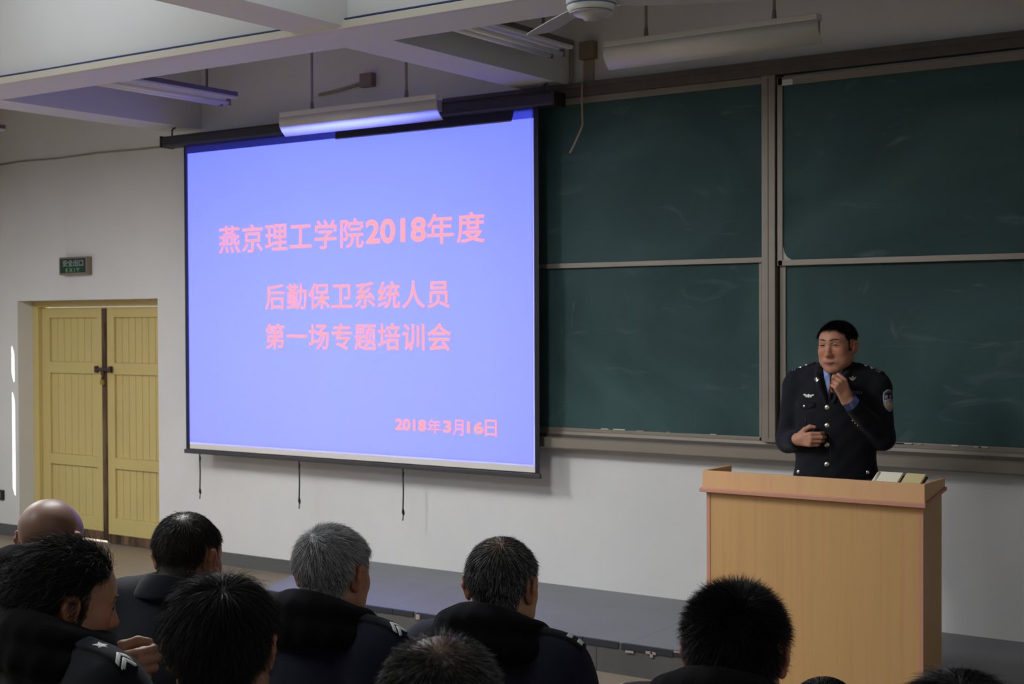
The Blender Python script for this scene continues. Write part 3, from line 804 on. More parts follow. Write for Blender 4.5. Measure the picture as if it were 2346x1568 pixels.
# ---- head: +y is the way the face looks, z up, origin mid-height of the head
def rotm(rx=0, ry=0, rz=0):
    return np.array(Matrix.Rotation(rz, 4, 'Z') @ Matrix.Rotation(rx, 4, 'X') @ Matrix.Rotation(ry, 4, 'Y'))
def frame(loc, rx=0, ry=0, rz=0, s=1.0):
    A = rotm(rx, ry, rz); A[:3, 3] = loc; return A

def head(F, HM, wide=1.0, jaw=1.0, eye=.0):
    F.M = HM
    F.ell((0, -.014, .032), (.076*wide, .097, .083), .01)
    F.ell((0, .020, -.020), (.066*wide, .070, .092), .03)
    F.ell((0, .045, .035), (.058*wide, .048, .052), .03)
    for sx in (-1, 1):
        F.cone((sx*.052*jaw, .002, -.060), (sx*.020*jaw, .063, -.100), .022, .0215, .03)
        F.ell((sx*.044*jaw, .042, -.062), (.022, .028, .026), .03)
        F.ell((sx*.044, .058, -.022), (.024, .026, .024), .025)
        F.ell((sx*.032, .094, .002+eye), (.019, .0125, .0125), .012, True)
        F.ell((sx*.032, .0795, -.001+eye), (.0165, .0125, .0110), .005)
        F.cone((sx*.012, .086, .020+eye), (sx*.046, .074, .021+eye), .010, .008, .014)
        F.ell((sx*.0135, .092, -.040), (.0095, .012, .009), .008)
        F.cone((sx*.018, .090, -.048), (sx*.034, .076, -.078), .004, .004, .010, True)
    F.cone((0, .086, .012), (0, .106, -.034), .0085, .0125, .012)
    F.ell((0, .105, -.037), (.0125, .012, .0105), .008)
    F.cone((0, .068, -.105), (0, .072, -.108), .020, .018, .02)
    F.ell((0, .076, -.070), (.034, .017, .020), .02)
    for sx in (-1, 1):
        F.cone((sx*.028, .079, -.0755), (sx*.004, .0905, -.0710), .0035, .0055, .006)
        F.cone((sx*.025, .079, -.0790), (0, .0890, -.0830), .0040, .0065, .006)
    F.cone((-.028, .088, -.0765), (.028, .088, -.0765), .0016, .0016, .004, True)
    F.cone((0, .0985, -.048), (0, .093, -.064), .0022, .003, .006, True)
    for sx in (-1, 1):
        R = rotm(math.radians(-12), 0, math.radians(sx*-22))[:3, :3]
        F.ell((sx*.080*wide, -.010, -.008), (.0075, .020, .034), .008, False, R)
        F.chain([(sx*.078*wide, .006, -.028), (sx*.086*wide, -.006, .020), (sx*.090*wide, -.022, .018), (sx*.090*wide, -.026, -.004), (sx*.082*wide, -.016, -.032)], [.005, .005, .0055, .005, .006], .006)
        F.ell((sx*.089*wide, -.006, -.006), (.005, .010, .016), .006, True, R)
    F.M = np.eye(4)

def head_tint(v, HM, skin, scalp=None, rosy=(1.12, .86, .84), lips=(.46, .19, .165), beard=0.0):
    inv = np.linalg.inv(HM); p = v @ inv[:3, :3].T + inv[:3, 3]
    t = np.tile(np.array(skin, np.float32), (len(v), 1))
    def g(c, r): return np.exp(-(((p-np.array(c))/np.array(r))**2).sum(1))[:, None]
    ro = np.clip(g((.045, .065, -.025), (.03, .04, .025))+g((-.045, .065, -.025), (.03, .04, .025))+g((0, .11, -.035), (.02, .03, .02))+g((.09, -.01, 0), (.02, .04, .05))+g((-.09, -.01, 0), (.02, .04, .05)), 0, 1)
    t = t*(1-ro)+t*np.array(rosy)*ro
    li = np.clip(2.6*g((0, .090, -.0770), (.025, .02, .0080)), 0, 1); t = t*(1-li)+np.array(lips)*li
    if scalp is not None:
        w = scalp[0](p)[:, None]; t = t*(1-w)+np.array(scalp[1])*w
    return t.astype(np.float32)

def hair_mask(front=.070, side=.018, nape=-.065, soft=.008, crown=None, temple=.75):
    def f(p):
        x, y, z = p.T
        line = np.where(y > .045, front-np.clip(np.abs(x)-.03, 0, 1)*.55, np.where(y > .004, side+(y-.004)/.041*(front-side)*temple, np.where(y > -.032, .026-(.004-y)*.2, nape)))
        line = np.where((y <= -.022) & (y > -.045), .02+(nape-.02)*np.clip((-.022-y)/.023, 0, 1), line)
        # sideburn
        sb = (np.abs(x) > .055) & (y > .006) & (y < .030) & (z > -.022)
        w = np.clip((z-line)/soft+.5, 0, 1); w = np.where(sb, np.maximum(w, .8), w)
        ear = (np.abs(x) > .0745) & (y < .02) & (y > -.045) & (z < .032) & (z > -.06)
        w = np.where(ear, 0, w)
        if crown is not None:
            c, r, amt = crown
            d = np.linalg.norm((p-np.array(c))/np.array(r), axis=1)
            w = w*(1-amt*np.clip(1.5-d, 0, 1))
        return w
    return f

def grow_hair(name, body, HM, mask, N, length, seg, width, cols, stiff=.5, flow=None, grav=.2, curl=0, cfreq=40, jitter=.25, seed=1, lenfn=None, nape_len=.35, whorl=(0.015, -.06, .10)):
    rng = np.random.default_rng(seed); N = int(N*1.5); width = width*.82; jitter = jitter*.75
    me = body.data; nv = len(me.vertices)
    co = np.empty(nv*3, np.float32); me.vertices.foreach_get('co', co); co = co.reshape(-1, 3)
    no = np.empty(nv*3, np.float32); me.vertices.foreach_get('normal', no); no = no.reshape(-1, 3)
    inv = np.linalg.inv(HM); p = co @ inv[:3, :3].T+inv[:3, 3]; nl = no @ inv[:3, :3].T
    w = mask(p)*(np.abs(p).max(1) < .16)
    ok = np.flatnonzero(w > .02)
    pick = rng.choice(ok, N, p=w[ok]/w[ok].sum())
    r = p[pick]+rng.normal(0, .0018, (N, 3)); n = nl[pick]
    r = r-n*.002
    # flow: away from the whorl over the skull unless given
    if flow is None:
        d = r-np.array(whorl); d = d-n*(d*n).sum(1)[:, None]; fl = d/np.maximum(np.linalg.norm(d, axis=1)[:, None], 1e-6)
    else: fl = flow(r, n)
    d = n*stiff+fl*(1-stiff)+rng.normal(0, jitter, (N, 3))*.5
    d /= np.linalg.norm(d, axis=1)[:, None]
    L = length*rng.uniform(.65, 1.15, N)
    L = L*(nape_len+(1-nape_len)*np.clip((r[:, 2]+.06)/.09, 0, 1))
    if lenfn is not None: L = L*lenfn(r)
    ph = rng.uniform(0, 6.28, (N, 2)); step = (L/seg)[:, None]
    pts = [r]; cur = r.copy(); dirv = d.copy()
    side = np.cross(dirv, rng.normal(0, 1, (N, 3))); side /= np.linalg.norm(side, axis=1)[:, None]
    for i in range(seg):
        s_ = (i+1)/seg
        dirv = dirv+np.array([0, 0, -1])*grav/seg+fl*(1-stiff)*.25/seg
        dirv /= np.linalg.norm(dirv, axis=1)[:, None]
        cur = cur+dirv*step
        c2 = cur
        if curl:
            b2 = np.cross(dirv, side)
            c2 = cur+s_*curl*(side*np.sin(cfreq*L*s_+ph[:, 0])[:, None]+b2*np.cos(cfreq*L*s_*1.0+ph[:, 1])[:, None])
        # keep out of the skull
        q = (c2-np.array([0, -.012, .034]))/np.array([.0785, .099, .0855]); l = np.linalg.norm(q, axis=1)[:, None]
        c2 = np.where(l < 1.0, (q/np.maximum(l, 1e-6))*np.array([.0785, .099, .0855])*1.0+np.array([0, -.012, .034]), c2)
        pts.append(c2)
    pts = np.stack(pts, 1)                                   # N, seg+1, 3
    tg = np.gradient(pts, axis=1); tg /= np.maximum(np.linalg.norm(tg, axis=2, keepdims=True), 1e-9)
    sd = np.cross(tg, side[:, None, :]+0*tg); sd /= np.maximum(np.linalg.norm(sd, axis=2, keepdims=True), 1e-9)
    wd = width*np.linspace(1, .25, seg+1)[None, :, None]*.5
    A = pts-sd*wd; B = pts+sd*wd
    V = np.stack([A, B], 2).reshape(-1, 3)
    base = (np.arange(N)*(seg+1)*2)[:, None]+(np.arange(seg)*2)[None, :]
    Q = np.stack([base, base+1, base+3, base+2], -1).reshape(-1, 4)
    V = V @ HM[:3, :3].T+HM[:3, 3]
    pr = np.array([c[0] for c in cols]); ci = rng.choice(len(cols), N, p=pr/pr.sum())
    cc = np.array([c[1] for c in cols])[ci]*rng.uniform(.75, 1.2, (N, 1))
    T = np.repeat(cc, (seg+1)*2, axis=0)
    o = np_mesh(name, V, Q, M['hair'], body, T)
    o['kind'] = 'thing'
    return o

def face_parts(body, HMx, v, q, up=.0, bx=(.012, .028, .047)):
    bv = bvh_of(v, q); A = Matrix(HMx.tolist()); fwd = (A.to_3x3() @ Vector((0, 1, 0))).normalized()
    def on(x, z, l):
        h = bv.ray_cast(A @ Vector((x, .2, z)), -fwd)
        return (h[0] if h[0] is not None else A @ Vector((x, .09, z)))+fwd*l
    tube('mouth_line', [on(-.021+.042*t, -.0765-.0015*math.sin(t*3.14), .0002) for t in np.linspace(0, 1, 7)], [.0007, .0013, .0018, .0020, .0018, .0013, .0007], M['mouth'], body, 6)
    for sx in (-1, 1):
        tube('eyebrow', [on(sx*(bx[0]+(bx[2]-bx[0])*t), .0215+up+.0075*math.sin(t*2.3)-.003*t, .0004) for t in np.linspace(0, 1, 7)], [.0024, .0040, .0046, .0044, .0038, .0030, .0016], M['brow'], body, 6)
        tube('eye', [on(sx*(.0195+.027*t), up*.8-.0015+.0035*math.sin(t*3.14), -.0006) for t in np.linspace(0, 1, 7)], [.0012, .0026, .0036, .0038, .0036, .0026, .0012], M['eye'], body, 6)
        tube('eyelid', [on(sx*(.0180+.030*t), up*.8+.0050+.0050*math.sin(t*3.14), -.0010) for t in np.linspace(0, 1, 7)], [.0010, .0020, .0025, .0026, .0025, .0020, .0010], M['lid'], body, 6)

# ---- hand: wrist at the origin, fingers along +y, back of the hand +z; thumb at +x (left hand) or -x (right hand)
def hand(F, HM, side=1, curl=(.5, .5, .5, .5), spread=.08, thumb=((.024, .018, -.010), (.042, .050, -.020), (.048, .080, -.030), (.044, .100, -.040)), s=1.0):
    F.M = HM
    xs = (.0270, .0090, -.0090, -.0255); yl = (.086, .090, .086, .078)
    ln = ((.043, .026, .021), (.047, .030, .022), (.043, .028, .021), (.034, .021, .019))
    for i in range(4):
        x = xs[i]*side
        F.cone((x*.55*s, 0, 0), (x*s, yl[i]*s, 0), .0145*s, .0105*s, .010)
        p = np.array([x, yl[i], 0.0]); a = 0.0
        ang = spread*(1.5-i)*side
        rads = (.0102, .0092, .0086, .0074) if i < 3 else (.0090, .0080, .0075, .0066)
        cl = curl[i] if hasattr(curl[i], '__len__') else (curl[i], curl[i]*1.1, curl[i]*.8)
        for j in range(3):
            a += cl[j]
            q = p+np.array([math.sin(ang)*math.cos(a), math.cos(ang)*math.cos(a), -math.sin(a)])*ln[i][j]
            F.cone(p*s, q*s, rads[j]*s, rads[j+1]*s, .003); p = q
    F.cone((0, -.010*s, 0), (0, .02*s, -.002*s), .023*s, .022*s, .015)
    tp = [np.array((x*side, y, z))*s for x, y, z in thumb]
    F.chain(tp, [.016*s, .0125*s, .0105*s, .008*s], .006)
    F.M = np.eye(4)

SKIN = (.38, .195, .120)
SKIN_DARK = (.30, .145, .09)

# ------------------------------------------------------------------ seated listeners
def listener(label, hc, yaw, pitch=0.0, roll=0.0, hyaw=0.0, skin=SKIN, scalp=None, scalpcol=(.012, .010, .009), coat='navy', collar='plush', res=.0055, wide=1.0,
             lean=0.0, hair=None, skinmat='skin', face=False, epaulettes=(), sh=-.175, neck=1.0, cheek_hand=False, stoop=0.0):
    """hc: head centre in the world; yaw: the way the body faces (0 = the front wall)"""
    x, y, z = hc
    Rb = Matrix.Rotation(yaw, 3, 'Z'); off = Rb @ Vector((lean, .03+stoop, 0))
    hl = Vector((lean, .03+stoop, z))
    HM = frame(hl, pitch, roll, hyaw)
    zs = z+sh                                          # shoulder height
    F = Field((-.36, -.30, -.01), (.36, .66, z+.16), res)
    head(F, HM, wide)
    nb = Vector((lean*.5, -.035+stoop*.4, zs+.055))
    n0 = HM @ np.array([0, -.030, -.055, 1])
    F.cone(n0[:3], nb, .054*neck, .053*neck, .02)
    F.cone((-.11, -.02, zs-.015), (.11, -.02, zs-.015), .050, .050, .03)
    F.ell((0, -.02, zs-.20), (.145, .095, .25), .05); F.ell((0, -.03, .52), (.15, .12, .11), .05)
    hands = []
    for sx in (-1, 1):
        F.cone((sx*.09, -.02, .50), (sx*.13, .40, .48), .078, .055, .03); F.cone((sx*.13, .40, .48), (sx*.13, .42, .09), .052, .036, .02)
        F.cone((sx*.13, .41, .045), (sx*.145, .56, .035), .036, .030, .02)
        F.cone((sx*.160, -.02, zs-.02), (sx*.200, .04, zs-.28), .046, .038, .03)
        if cheek_hand and sx == 1:
            hw, hy, hz = cheek_hand
            F.cone((.205, .02, zs-.28), hw, .036, .027, .02)
            Wd = np.eye(4)
            yv = Vector(hy).normalized(); zv = Vector(hz); zv = (zv-yv*zv.dot(yv)).normalized(); xv = yv.cross(zv)
            Wd[:3, 0] = xv; Wd[:3, 1] = yv; Wd[:3, 2] = zv; Wd[:3, 3] = hw
            hand(F, Wd, -1, ((1.0, 1.2, .7), (1.05, 1.2, .7), (1.1, 1.2, .7), (1.15, 1.2, .7)), .05, s=1.03)
        else:
            F.cone((sx*.200, .04, zs-.28), (sx*.12, .30, .60), .038, .027, .02)
            Wd = np.eye(4); yv = Vector((-sx*.45, .85, -.25)).normalized(); zv = Vector((0, .25, .97)); zv = (zv-yv*zv.dot(yv)).normalized(); xv = yv.cross(zv)
            Wd[:3, 0] = xv; Wd[:3, 1] = yv; Wd[:3, 2] = zv; Wd[:3, 3] = (sx*.11, .325, .592)
            hand(F, Wd, -sx, (.35, .4, .45, .5))
    v, q = F.mesh()
    sm = scalp
    tint = head_tint(v, HM, skin, (sm, scalpcol) if sm is not None else None)
    origin = Vector((x, y, 0))-off
    body = np_mesh('person', v, q, M[skinmat], None, tint)
    body.location = (origin.x, origin.y, 0); body.rotation_euler = (0, 0, yaw)
    tag(body, label, 'person', 'seated listeners')
    # coat
    C = Field((-.42, -.32, .36), (.42, .62, zs+.16), .0075)
    C.cone((-.15, -.02, zs-.005), (.15, -.02, zs-.005), .074, .074, .05)
    C.cone((-.05, -.03, zs+.06), (-.17, -.02, zs+.01), .05, .066, .05); C.cone((.05, -.03, zs+.06), (.17, -.02, zs+.01), .05, .066, .05)
    C.ell((0, -.02, zs-.20), (.195, .145, .27), .06); C.ell((0, -.02, .54), (.21, .17, .16), .06)
    for sx in (-1, 1):
        C.ell((sx*.185, -.02, zs-.03), (.078, .078, .085), .05)
        C.cone((sx*.188, -.02, zs-.04), (sx*.208, .04, zs-.29), .072, .060, .04)
        if cheek_hand and sx == 1:
            C.cone((.228, .02, zs-.29), Vector(hw)-Vector(hy).normalized()*.03-Vector((0, 0, .02)), .060, .044, .03)
        else:
            C.cone((sx*.208, .04, zs-.29), (sx*.13, .275, .605), .058, .046, .03)
        C.cone((sx*.10, 0, .50), (sx*.13, .20, .49), .10, .085, .05)
    C.cone((0, -.04, zs+.075), (lean*.6, -.01+stoop*.5, zs+.22), .052, .062, .004, True)
    C.cut((0, 0, .44), (0, 0, -1))
    cv, cq = C.mesh()
    # soft folds
    f_ = np.sin(cv[:, 2]*55+cv[:, 0]*20)*np.sin(cv[:, 0]*31+cv[:, 1]*17)*.0028
    cv[:, 1] += f_; cv[:, 0] += f_*.6
    ct = np_mesh('coat', cv, cq, M[coat], body)
    bv = bvh_of(cv, cq)
    # collar
    K = Field((-.26, -.30, zs-.10), (.26, .26, zs+.24), .006)
    cx, cy = lean*.5, -.022+stoop*.4
    up, lo = [], []
    big = collar == 'plush'
    for a in np.linspace(math.radians(-62), math.radians(242), 15):
        bk = .5-.5*math.sin(a)                          # 1 at the back of the neck
        ru = .080 if big else .070
        up.append((cx+ru*math.cos(a)*1.03, cy+ru*.98*math.sin(a)+.006+stoop*.25, zs+.060+.062*bk))
        rl = (.125 if big else .092)
        lo.append((cx*.8+rl*math.cos(a)*(1.12 if big else 1.05), cy+rl*math.sin(a)*.92, zs+.035+.028*bk-.012*abs(math.cos(a))*(2 if big else 1)))
    # only the front is open: angles run from right-front round the back to left-front
    ang = np.linspace(math.radians(75), math.radians(-255), 17)
    up = []; lo = []; md = []
    for a in ang:
        bk = .5-.5*math.sin(a)
        ru = .077 if big else .062; rl = .128 if big else .080
        up.append((cx+ru*math.cos(a)*1.04, cy+ru*math.sin(a)+.008+stoop*.3, zs+.055+.078*bk))
        lo.append((cx*.7+rl*math.cos(a)*1.16, cy+rl*math.sin(a)*.86, zs+.030+.034*bk-.014*math.cos(a)**2))
        if not big:
            up[-1] = (up[-1][0], up[-1][1], zs+.042+.052*bk); lo[-1] = (lo[-1][0], lo[-1][1], zs+.026+.026*bk-.010*math.cos(a)**2)
        md.append(tuple((np.array(up[-1])+np.array(lo[-1]))*.5+np.array([0, 0, .012])))
    if big:
        K.chain(up, .019, .02); K.chain(md, .027, .025); K.chain(lo, .028, .025)
        kv, kq = K.mesh(); np_mesh('fur_collar', kv, kq, M['plush'], body)
    else:                                           # a turned-down cloth collar: one folded section swept round the neck
        rows = []
        for a in np.linspace(rad(78), rad(-258), 41):
            bk = .5-.5*math.sin(a); zu = zs+.070+.050*bk; zl = zs+.050+.020*bk
            sec = ((.054, zs+.02), (.062, zs+.06), (.066, zu-.003), (.070, zu), (.076, zu-.003), (.089, (zu+zl)/2+.004), (.104, zl-.002), (.104, zl-.010), (.090, zl-.014))
            rows.append([(cx+r_*math.cos(a)*1.04, cy+r_*math.sin(a)+.004+stoop*.3, z_) for r_, z_ in sec])
        kv = np.array(rows, np.float32); nr, nc = kv.shape[:2]; ii = np.arange(nr*nc).reshape(nr, nc)
        kq = np.stack([ii[:-1, :-1], ii[1:, :-1], ii[1:, 1:], ii[:-1, 1:]], -1).reshape(-1, 4)
        np_mesh('collar', kv.reshape(-1, 3), kq, M[coat], body)
    # trousers and shoes
    T = Field((-.32, -.28, .05), (.32, .60, .66), .009)
    T.ell((0, -.03, .52), (.17, .14, .12), .05)
    for sx in (-1, 1):
        T.cone((sx*.09, -.02, .50), (sx*.13, .40, .485), .092, .070, .03); T.cone((sx*.13, .40, .485), (sx*.13, .42, .12), .068, .058, .02)
    tv, tq = T.mesh(); np_mesh('trousers', tv, tq, M['trousers'], body)
    for sx in (-1, 1):
        S = Field((sx*.14-.08, .33, -.012), (sx*.14+.08, .66, .14), .007)
        S.cone((sx*.13, .40, .052), (sx*.145, .57, .042), .05, .042, .03); S.cut((0, 0, .0), (0, 0, -1))
        sv, sq = S.mesh(); np_mesh('shoe', sv, sq, M['shoe'], body)
    # shoulder boards
    for (sx, marks) in epaulettes:
        ea = Vector((sx*.095, -.035, 0)); eb = Vector((sx*.232, -.005, 0))
        u = (eb-ea).normalized(); w_ = Vector((-u.y, u.x, 0))
        c = (ea+eb)/2; c.z = zs+.05; Lh = (eb-ea).length/2
        nrm = Vector((sx*.42, 0, .9)).normalized(); uu_ = (u-nrm*u.dot(nrm)).normalized(); ww = nrm.cross(uu_)
        ep = decal('shoulder_board', bv, c, uu_, ww, nrm, [[(-Lh, -.020), (Lh-.004, -.024), (Lh, .0), (Lh-.004, .024), (-Lh, .020), (-Lh-.012, 0)]], M['darkcoat'], body, .007, 5, 4)
        e_me = ep.data
        vv_ = np.array([vv.co[:] for vv in e_me.vertices]); ff = [list(pp.vertices) for pp in e_me.polygons]
        b2 = BVHTree.FromPolygons([Vector(t_) for t_ in vv_.tolist()], ff)
        if 'chevron' in marks:
            for o_ in (0.004, .022):
                x0 = Lh-.052+o_
                decal('chevron', b2, c, uu_, ww, nrm, [[(x0, 0), (x0+.020, -.021), (x0+.032, -.021), (x0+.012, 0)]], M['silvercloth'], ep, .0012, 2, 3)
                decal('chevron', b2, c, uu_, ww, nrm, [[(x0, 0), (x0+.012, 0), (x0+.032, .021), (x0+.020, .021)]], M['silvercloth'], ep, .0012, 2, 3)
        if 'star' in marks:
            pol = []
            for i in range(10):
                rr_ = .013 if i % 2 == 0 else .0065; pol.append((-.02+rr_*1.5*math.cos(i*math.pi/5), rr_*math.sin(i*math.pi/5)))
            decal('star_mark', b2, c, uu_, ww, nrm, [pol], M['silvercloth'], ep, .0012, 2, 1)
        if 'pips' in marks:
            for o_ in (.0, .028):
                x0 = Lh-.052+o_; decal('bar_mark', b2, c, uu_, ww, nrm, [[(x0, -.012), (x0+.014, -.012), (x0+.014, .012), (x0, .012)]], M['silvercloth'], ep, .0012, 2, 2)
    if face: face_parts(body, HM, v, q)
    if hair: grow_hair('hair', body, HM, **hair)
    return body, HM

BLK = [(.85, (.010, .009, .009)), (.15, (.022, .020, .020))]
SALT = [(.50, (.50, .50, .51)), (.30, (.26, .26, .265)), (.20, (.06, .058, .06))]
PEPPER = [(.55, (.022, .020, .020)), (.25, (.10, .098, .096)), (.20, (.36, .36, .36))]
deg = rad

# bald man, far left
listener('bald man in a black coat seated at the left before the yellow door', (-3.325, -4.905, 1.222), rad(12), pitch=rad(-14), hyaw=rad(10), skin=(.165, .088, .058), res=.0055, coat='darkcoat', stoop=.02, skinmat='shiny_skin', sh=-.15, wide=1.05)
# curly haired man, profile
listener('man with wavy black hair in profile, chevrons on his shoulder board, hand by his collar', (-2.49, -5.49, 1.240), rad(-8), pitch=rad(-12), hyaw=rad(-18), sh=-.147, skin=(.40, .205, .120), scalp=hair_mask(.078, .02, -0.078), scalpcol=(.010, .009, .009),
         res=.0042, coat='darkcoat', epaulettes=((1, ('chevron', 'star')),), cheek_hand=((.076, .016, 1.112), (.74, .64, .12), (.66, -.74, .1)), stoop=-.005, lean=-.055, face=True,
         hair=dict(mask=hair_mask(.078, .016, -0.078), N=15000, length=.062, seg=7, width=.0011, cols=[(.72, (.010, .009, .009)), (.2, (.03, .028, .028)), (.08, (.14, .135, .13))], stiff=.34, grav=.55, curl=.0065, cfreq=120, jitter=.32, seed=3, whorl=(0.01, .10, .075), nape_len=.8))
# man with receding crown in dark suit collar
listener('man with cropped dark hair in a plain dark collar seated below the screen strap', (-2.830, -4.845, 1.212), rad(8), pitch=rad(-14), hyaw=rad(5), skin=SKIN_DARK, scalp=hair_mask(.075, .02, -0.078, crown=((0, -.05, .105), (.045, .05, .03), .05)), scalpcol=(.034, .024, .019),
         res=.0048, coat='darkcoat', collar='flat', sh=-.145,
         hair=dict(mask=hair_mask(.075, .018, -0.078, crown=((0, -.05, .105), (.045, .05, .03), .35)), N=9500, length=.020, seg=3, width=.0010, cols=[(.80, (.011, .010, .010)), (.2, (.05, .048, .046))], stiff=.30, grav=.3, jitter=.3, seed=5))
# tousled dark hair, near left
listener('near man with tousled brown black hair seen from behind, lower left', (-1.746, -5.748, 1.290), rad(20), pitch=rad(-5), hyaw=rad(14), skin=SKIN, scalp=hair_mask(.078, .02, -0.078), scalpcol=(.010, .008, .008),
         res=.0048, coat='darkcoat', collar='flat', wide=1.02,
         hair=dict(mask=hair_mask(.078, .016, -0.078), N=17000, length=.052, seg=6, width=.0010, cols=[(.8, (.012, .009, .009)), (.2, (.032, .025, .024))], stiff=.34, grav=.85, curl=.003, cfreq=90, jitter=.36, seed=7))
# grey haired man
listener('grey haired man in a navy coat with black fur collar and chevrons', (-2.300, -4.860, 1.224), rad(4), pitch=rad(-8), hyaw=rad(5), skin=(.36, .18, .105), scalp=hair_mask(.072, .02, -0.078), scalpcol=(.06, .058, .058),
         res=.0046, coat='navy', epaulettes=((1, ('chevron',)),), wide=1.03,
         hair=dict(mask=hair_mask(.072, .018, -0.078), N=17000, length=.024, seg=4, width=.0010, cols=SALT, stiff=.32, grav=.25, jitter=.3, seed=11, whorl=(-.012, -.075, .085)))
# salt and pepper man
listener('man with black hair flecked grey and a thin crown, navy coat, fur collar', (-1.958, -4.625, 1.192), rad(6), pitch=rad(-8), hyaw=rad(7), skin=(.38, .20, .12), scalp=hair_mask(.072, .02, -0.078, crown=((0, -.055, .10), (.04, .045, .03), .5)), scalpcol=(.020, .018, .017),
         res=.0046, coat='navy', epaulettes=((1, ('pips',)),), wide=1.02,
         hair=dict(mask=hair_mask(.072, .018, -0.078, crown=((0, -.055, .10), (.04, .045, .03), .5)), N=15000, length=.023, seg=4, width=.0010, cols=PEPPER, stiff=.30, grav=.35, jitter=.32, seed=13))
# balding crown, bottom centre
listener('near man whose balding brown crown rises at the bottom of the picture', (-1.246, -5.79, 1.262), rad(10), pitch=rad(-8), hyaw=rad(8), skin=(.24, .135, .088), scalp=hair_mask(.070, .02, -0.078, crown=((0, -.015, .115), (.072, .066, .06), .95)), scalpcol=(.03, .028, .027),
         res=.0048, coat='darkcoat', wide=1.02,
         hair=dict(mask=hair_mask(.070, .018, -0.078, crown=((0, -.012, .115), (.068, .062, .06), .86)), N=13000, length=.024, seg=3, width=.0010, cols=[(.60, (.016, .015, .015)), (.25, (.07, .068, .066)), (.15, (.19, .19, .19))], stiff=.45, grav=.2, jitter=.3, seed=17))
# bushy black hair before the lectern
listener('man with bushy black hair and dark coat seated before the lectern', (-1.098, -5.115, 1.240), rad(8), pitch=rad(-8), hyaw=rad(10), sh=-.155, skin=SKIN, scalp=hair_mask(.080, .02, -.098), scalpcol=(.008, .008, .008),
         res=.0052, coat='darkcoat', epaulettes=((-1, ('pips',)),), wide=1.04,
         hair=dict(mask=hair_mask(.080, .012, -.098), N=20000, length=.030, seg=3, width=.0010, cols=[(.9, (.008, .008, .009)), (.1, (.028, .028, .030))], stiff=.62, grav=.2, jitter=.4, seed=19, nape_len=.95))
listener('dark haired head barely rising at the bottom edge in front of the lectern', (-1.195, -4.460, 0.923), rad(-4), pitch=rad(-4), skin=SKIN, scalp=hair_mask(.080, .02, -0.078), scalpcol=(.008, .008, .008), res=.0065, coat='darkcoat', collar='flat',
         hair=dict(mask=hair_mask(.080, .012, -0.078), N=6000, length=.014, seg=3, width=.0012, cols=BLK, stiff=.25, grav=.3, jitter=.15, seed=23))
listener('black haired head with a parting at the bottom right corner of the picture', (-.610, -5.390, 1.216), rad(-2), pitch=rad(-4), skin=SKIN, scalp=hair_mask(.080, .02, -0.078), scalpcol=(.008, .008, .008), res=.0065, coat='darkcoat', collar='flat', wide=1.1,
         hair=dict(mask=hair_mask(.080, .012, -0.078), N=8000, length=.05, seg=4, width=.0012, cols=BLK, stiff=.22, grav=.5, jitter=.15, seed=29))

# ------------------------------------------------------------------ the speaker
SP = Vector((-2.563, -0.962, STZ)); SYAW = rad(190)
HMs = frame((-.014, .035, 1.543), rad(-3), rad(2), rad(-15))
F = Field((-.36, -.22, -.01), (.36, .40, 1.70), .0038)
head(F, HMs, 1.04, 1.14, .008)
n0 = HMs @ np.array([0, -.026, -.06, 1])
F.cone(n0[:3], (0, -.02, 1.37), .056, .062, .03)
F.cone((-.13, -.01, 1.36), (.13, -.01, 1.36), .055, .055, .05)
F.ell((0, 0, 1.17), (.155, .10, .25), .05); F.ell((0, -.01, .90), (.155, .11, .14), .05)
for sx in (-1, 1):
    F.cone((sx*.09, -.01, .86), (sx*.10, .0, .48), .085, .055, .03); F.cone((sx*.10, 0, .48), (sx*.105, -.02, .09), .054, .037, .03)
    F.cone((sx*.105, -.02, .045), (sx*.12, .12, .035), .036, .03, .02)
# his left arm up to the chin, his right arm across the waist
F.cone((-.195, -.01, 1.33), (-.226, .02, 1.106), .046, .036, .03); F.cone((-.226, .02, 1.106), (-.108, .195, 1.283), .034, .027, .02)
F.cone((.195, -.01, 1.33), (.234, .0, 1.078), .046, .036, .03); F.cone((.234, .0, 1.078), (.152, .158, 1.098), .034, .027, .02)
def hframe(W, yv, zv):
    A = np.eye(4); yv = Vector(yv).normalized(); zv = Vector(zv); zv = (zv-yv*zv.dot(yv)).normalized(); xv = yv.cross(zv)
    A[:3, 0] = xv; A[:3, 1] = yv; A[:3, 2] = zv; A[:3, 3] = W; return A
HL = hframe((-.094, .200, 1.290), (.30, .33, .88), (-.60, .75, .10))
hand(F, HL, 1, ((1.0, 1.0, .5), (1.10, 1.1, .6), (1.2, 1.15, .6), (1.25, 1.2, .6)), .03, thumb=((.024, .018, -.010), (.036, .050, -.030), (.030, .078, -.050), (.014, .090, -.062)), s=1.08)
HR = hframe((.150, .166, 1.098), (-.87, .48, .05), (.48, .87, .0))
hand(F, HR, -1, ((.75, 1.0, .6), (.75, 1.05, .6), (.8, 1.05, .6), (.85, 1.1, .6)), .02, thumb=((.024, .018, -.004), (.046, .040, -.012), (.060, .062, -.024), (.058, .082, -.034)))
v, q = F.mesh()
smk = hair_mask(.083, -.004, -.078, temple=.45)
tint = head_tint(v, HMs, (.43, .205, .125), (smk, (.009, .008, .008)), lips=(.24, .070, .060))
spk = np_mesh('person', v, q, M['skin'], None, tint)
spk.location = SP; spk.rotation_euler = (0, 0, SYAW)
tag(spk, 'speaker in black police uniform standing behind the lectern holding a small microphone', 'person')
grow_hair('hair', spk, HMs, smk, 16000, .026, 4, .0012, [(.92, (.006, .006, .006)), (.08, (.018, .017, .017))], stiff=.42, grav=.35, jitter=.15, seed=31,
          lenfn=lambda r: np.where(r[:, 2] > .05, 1.0, .45))
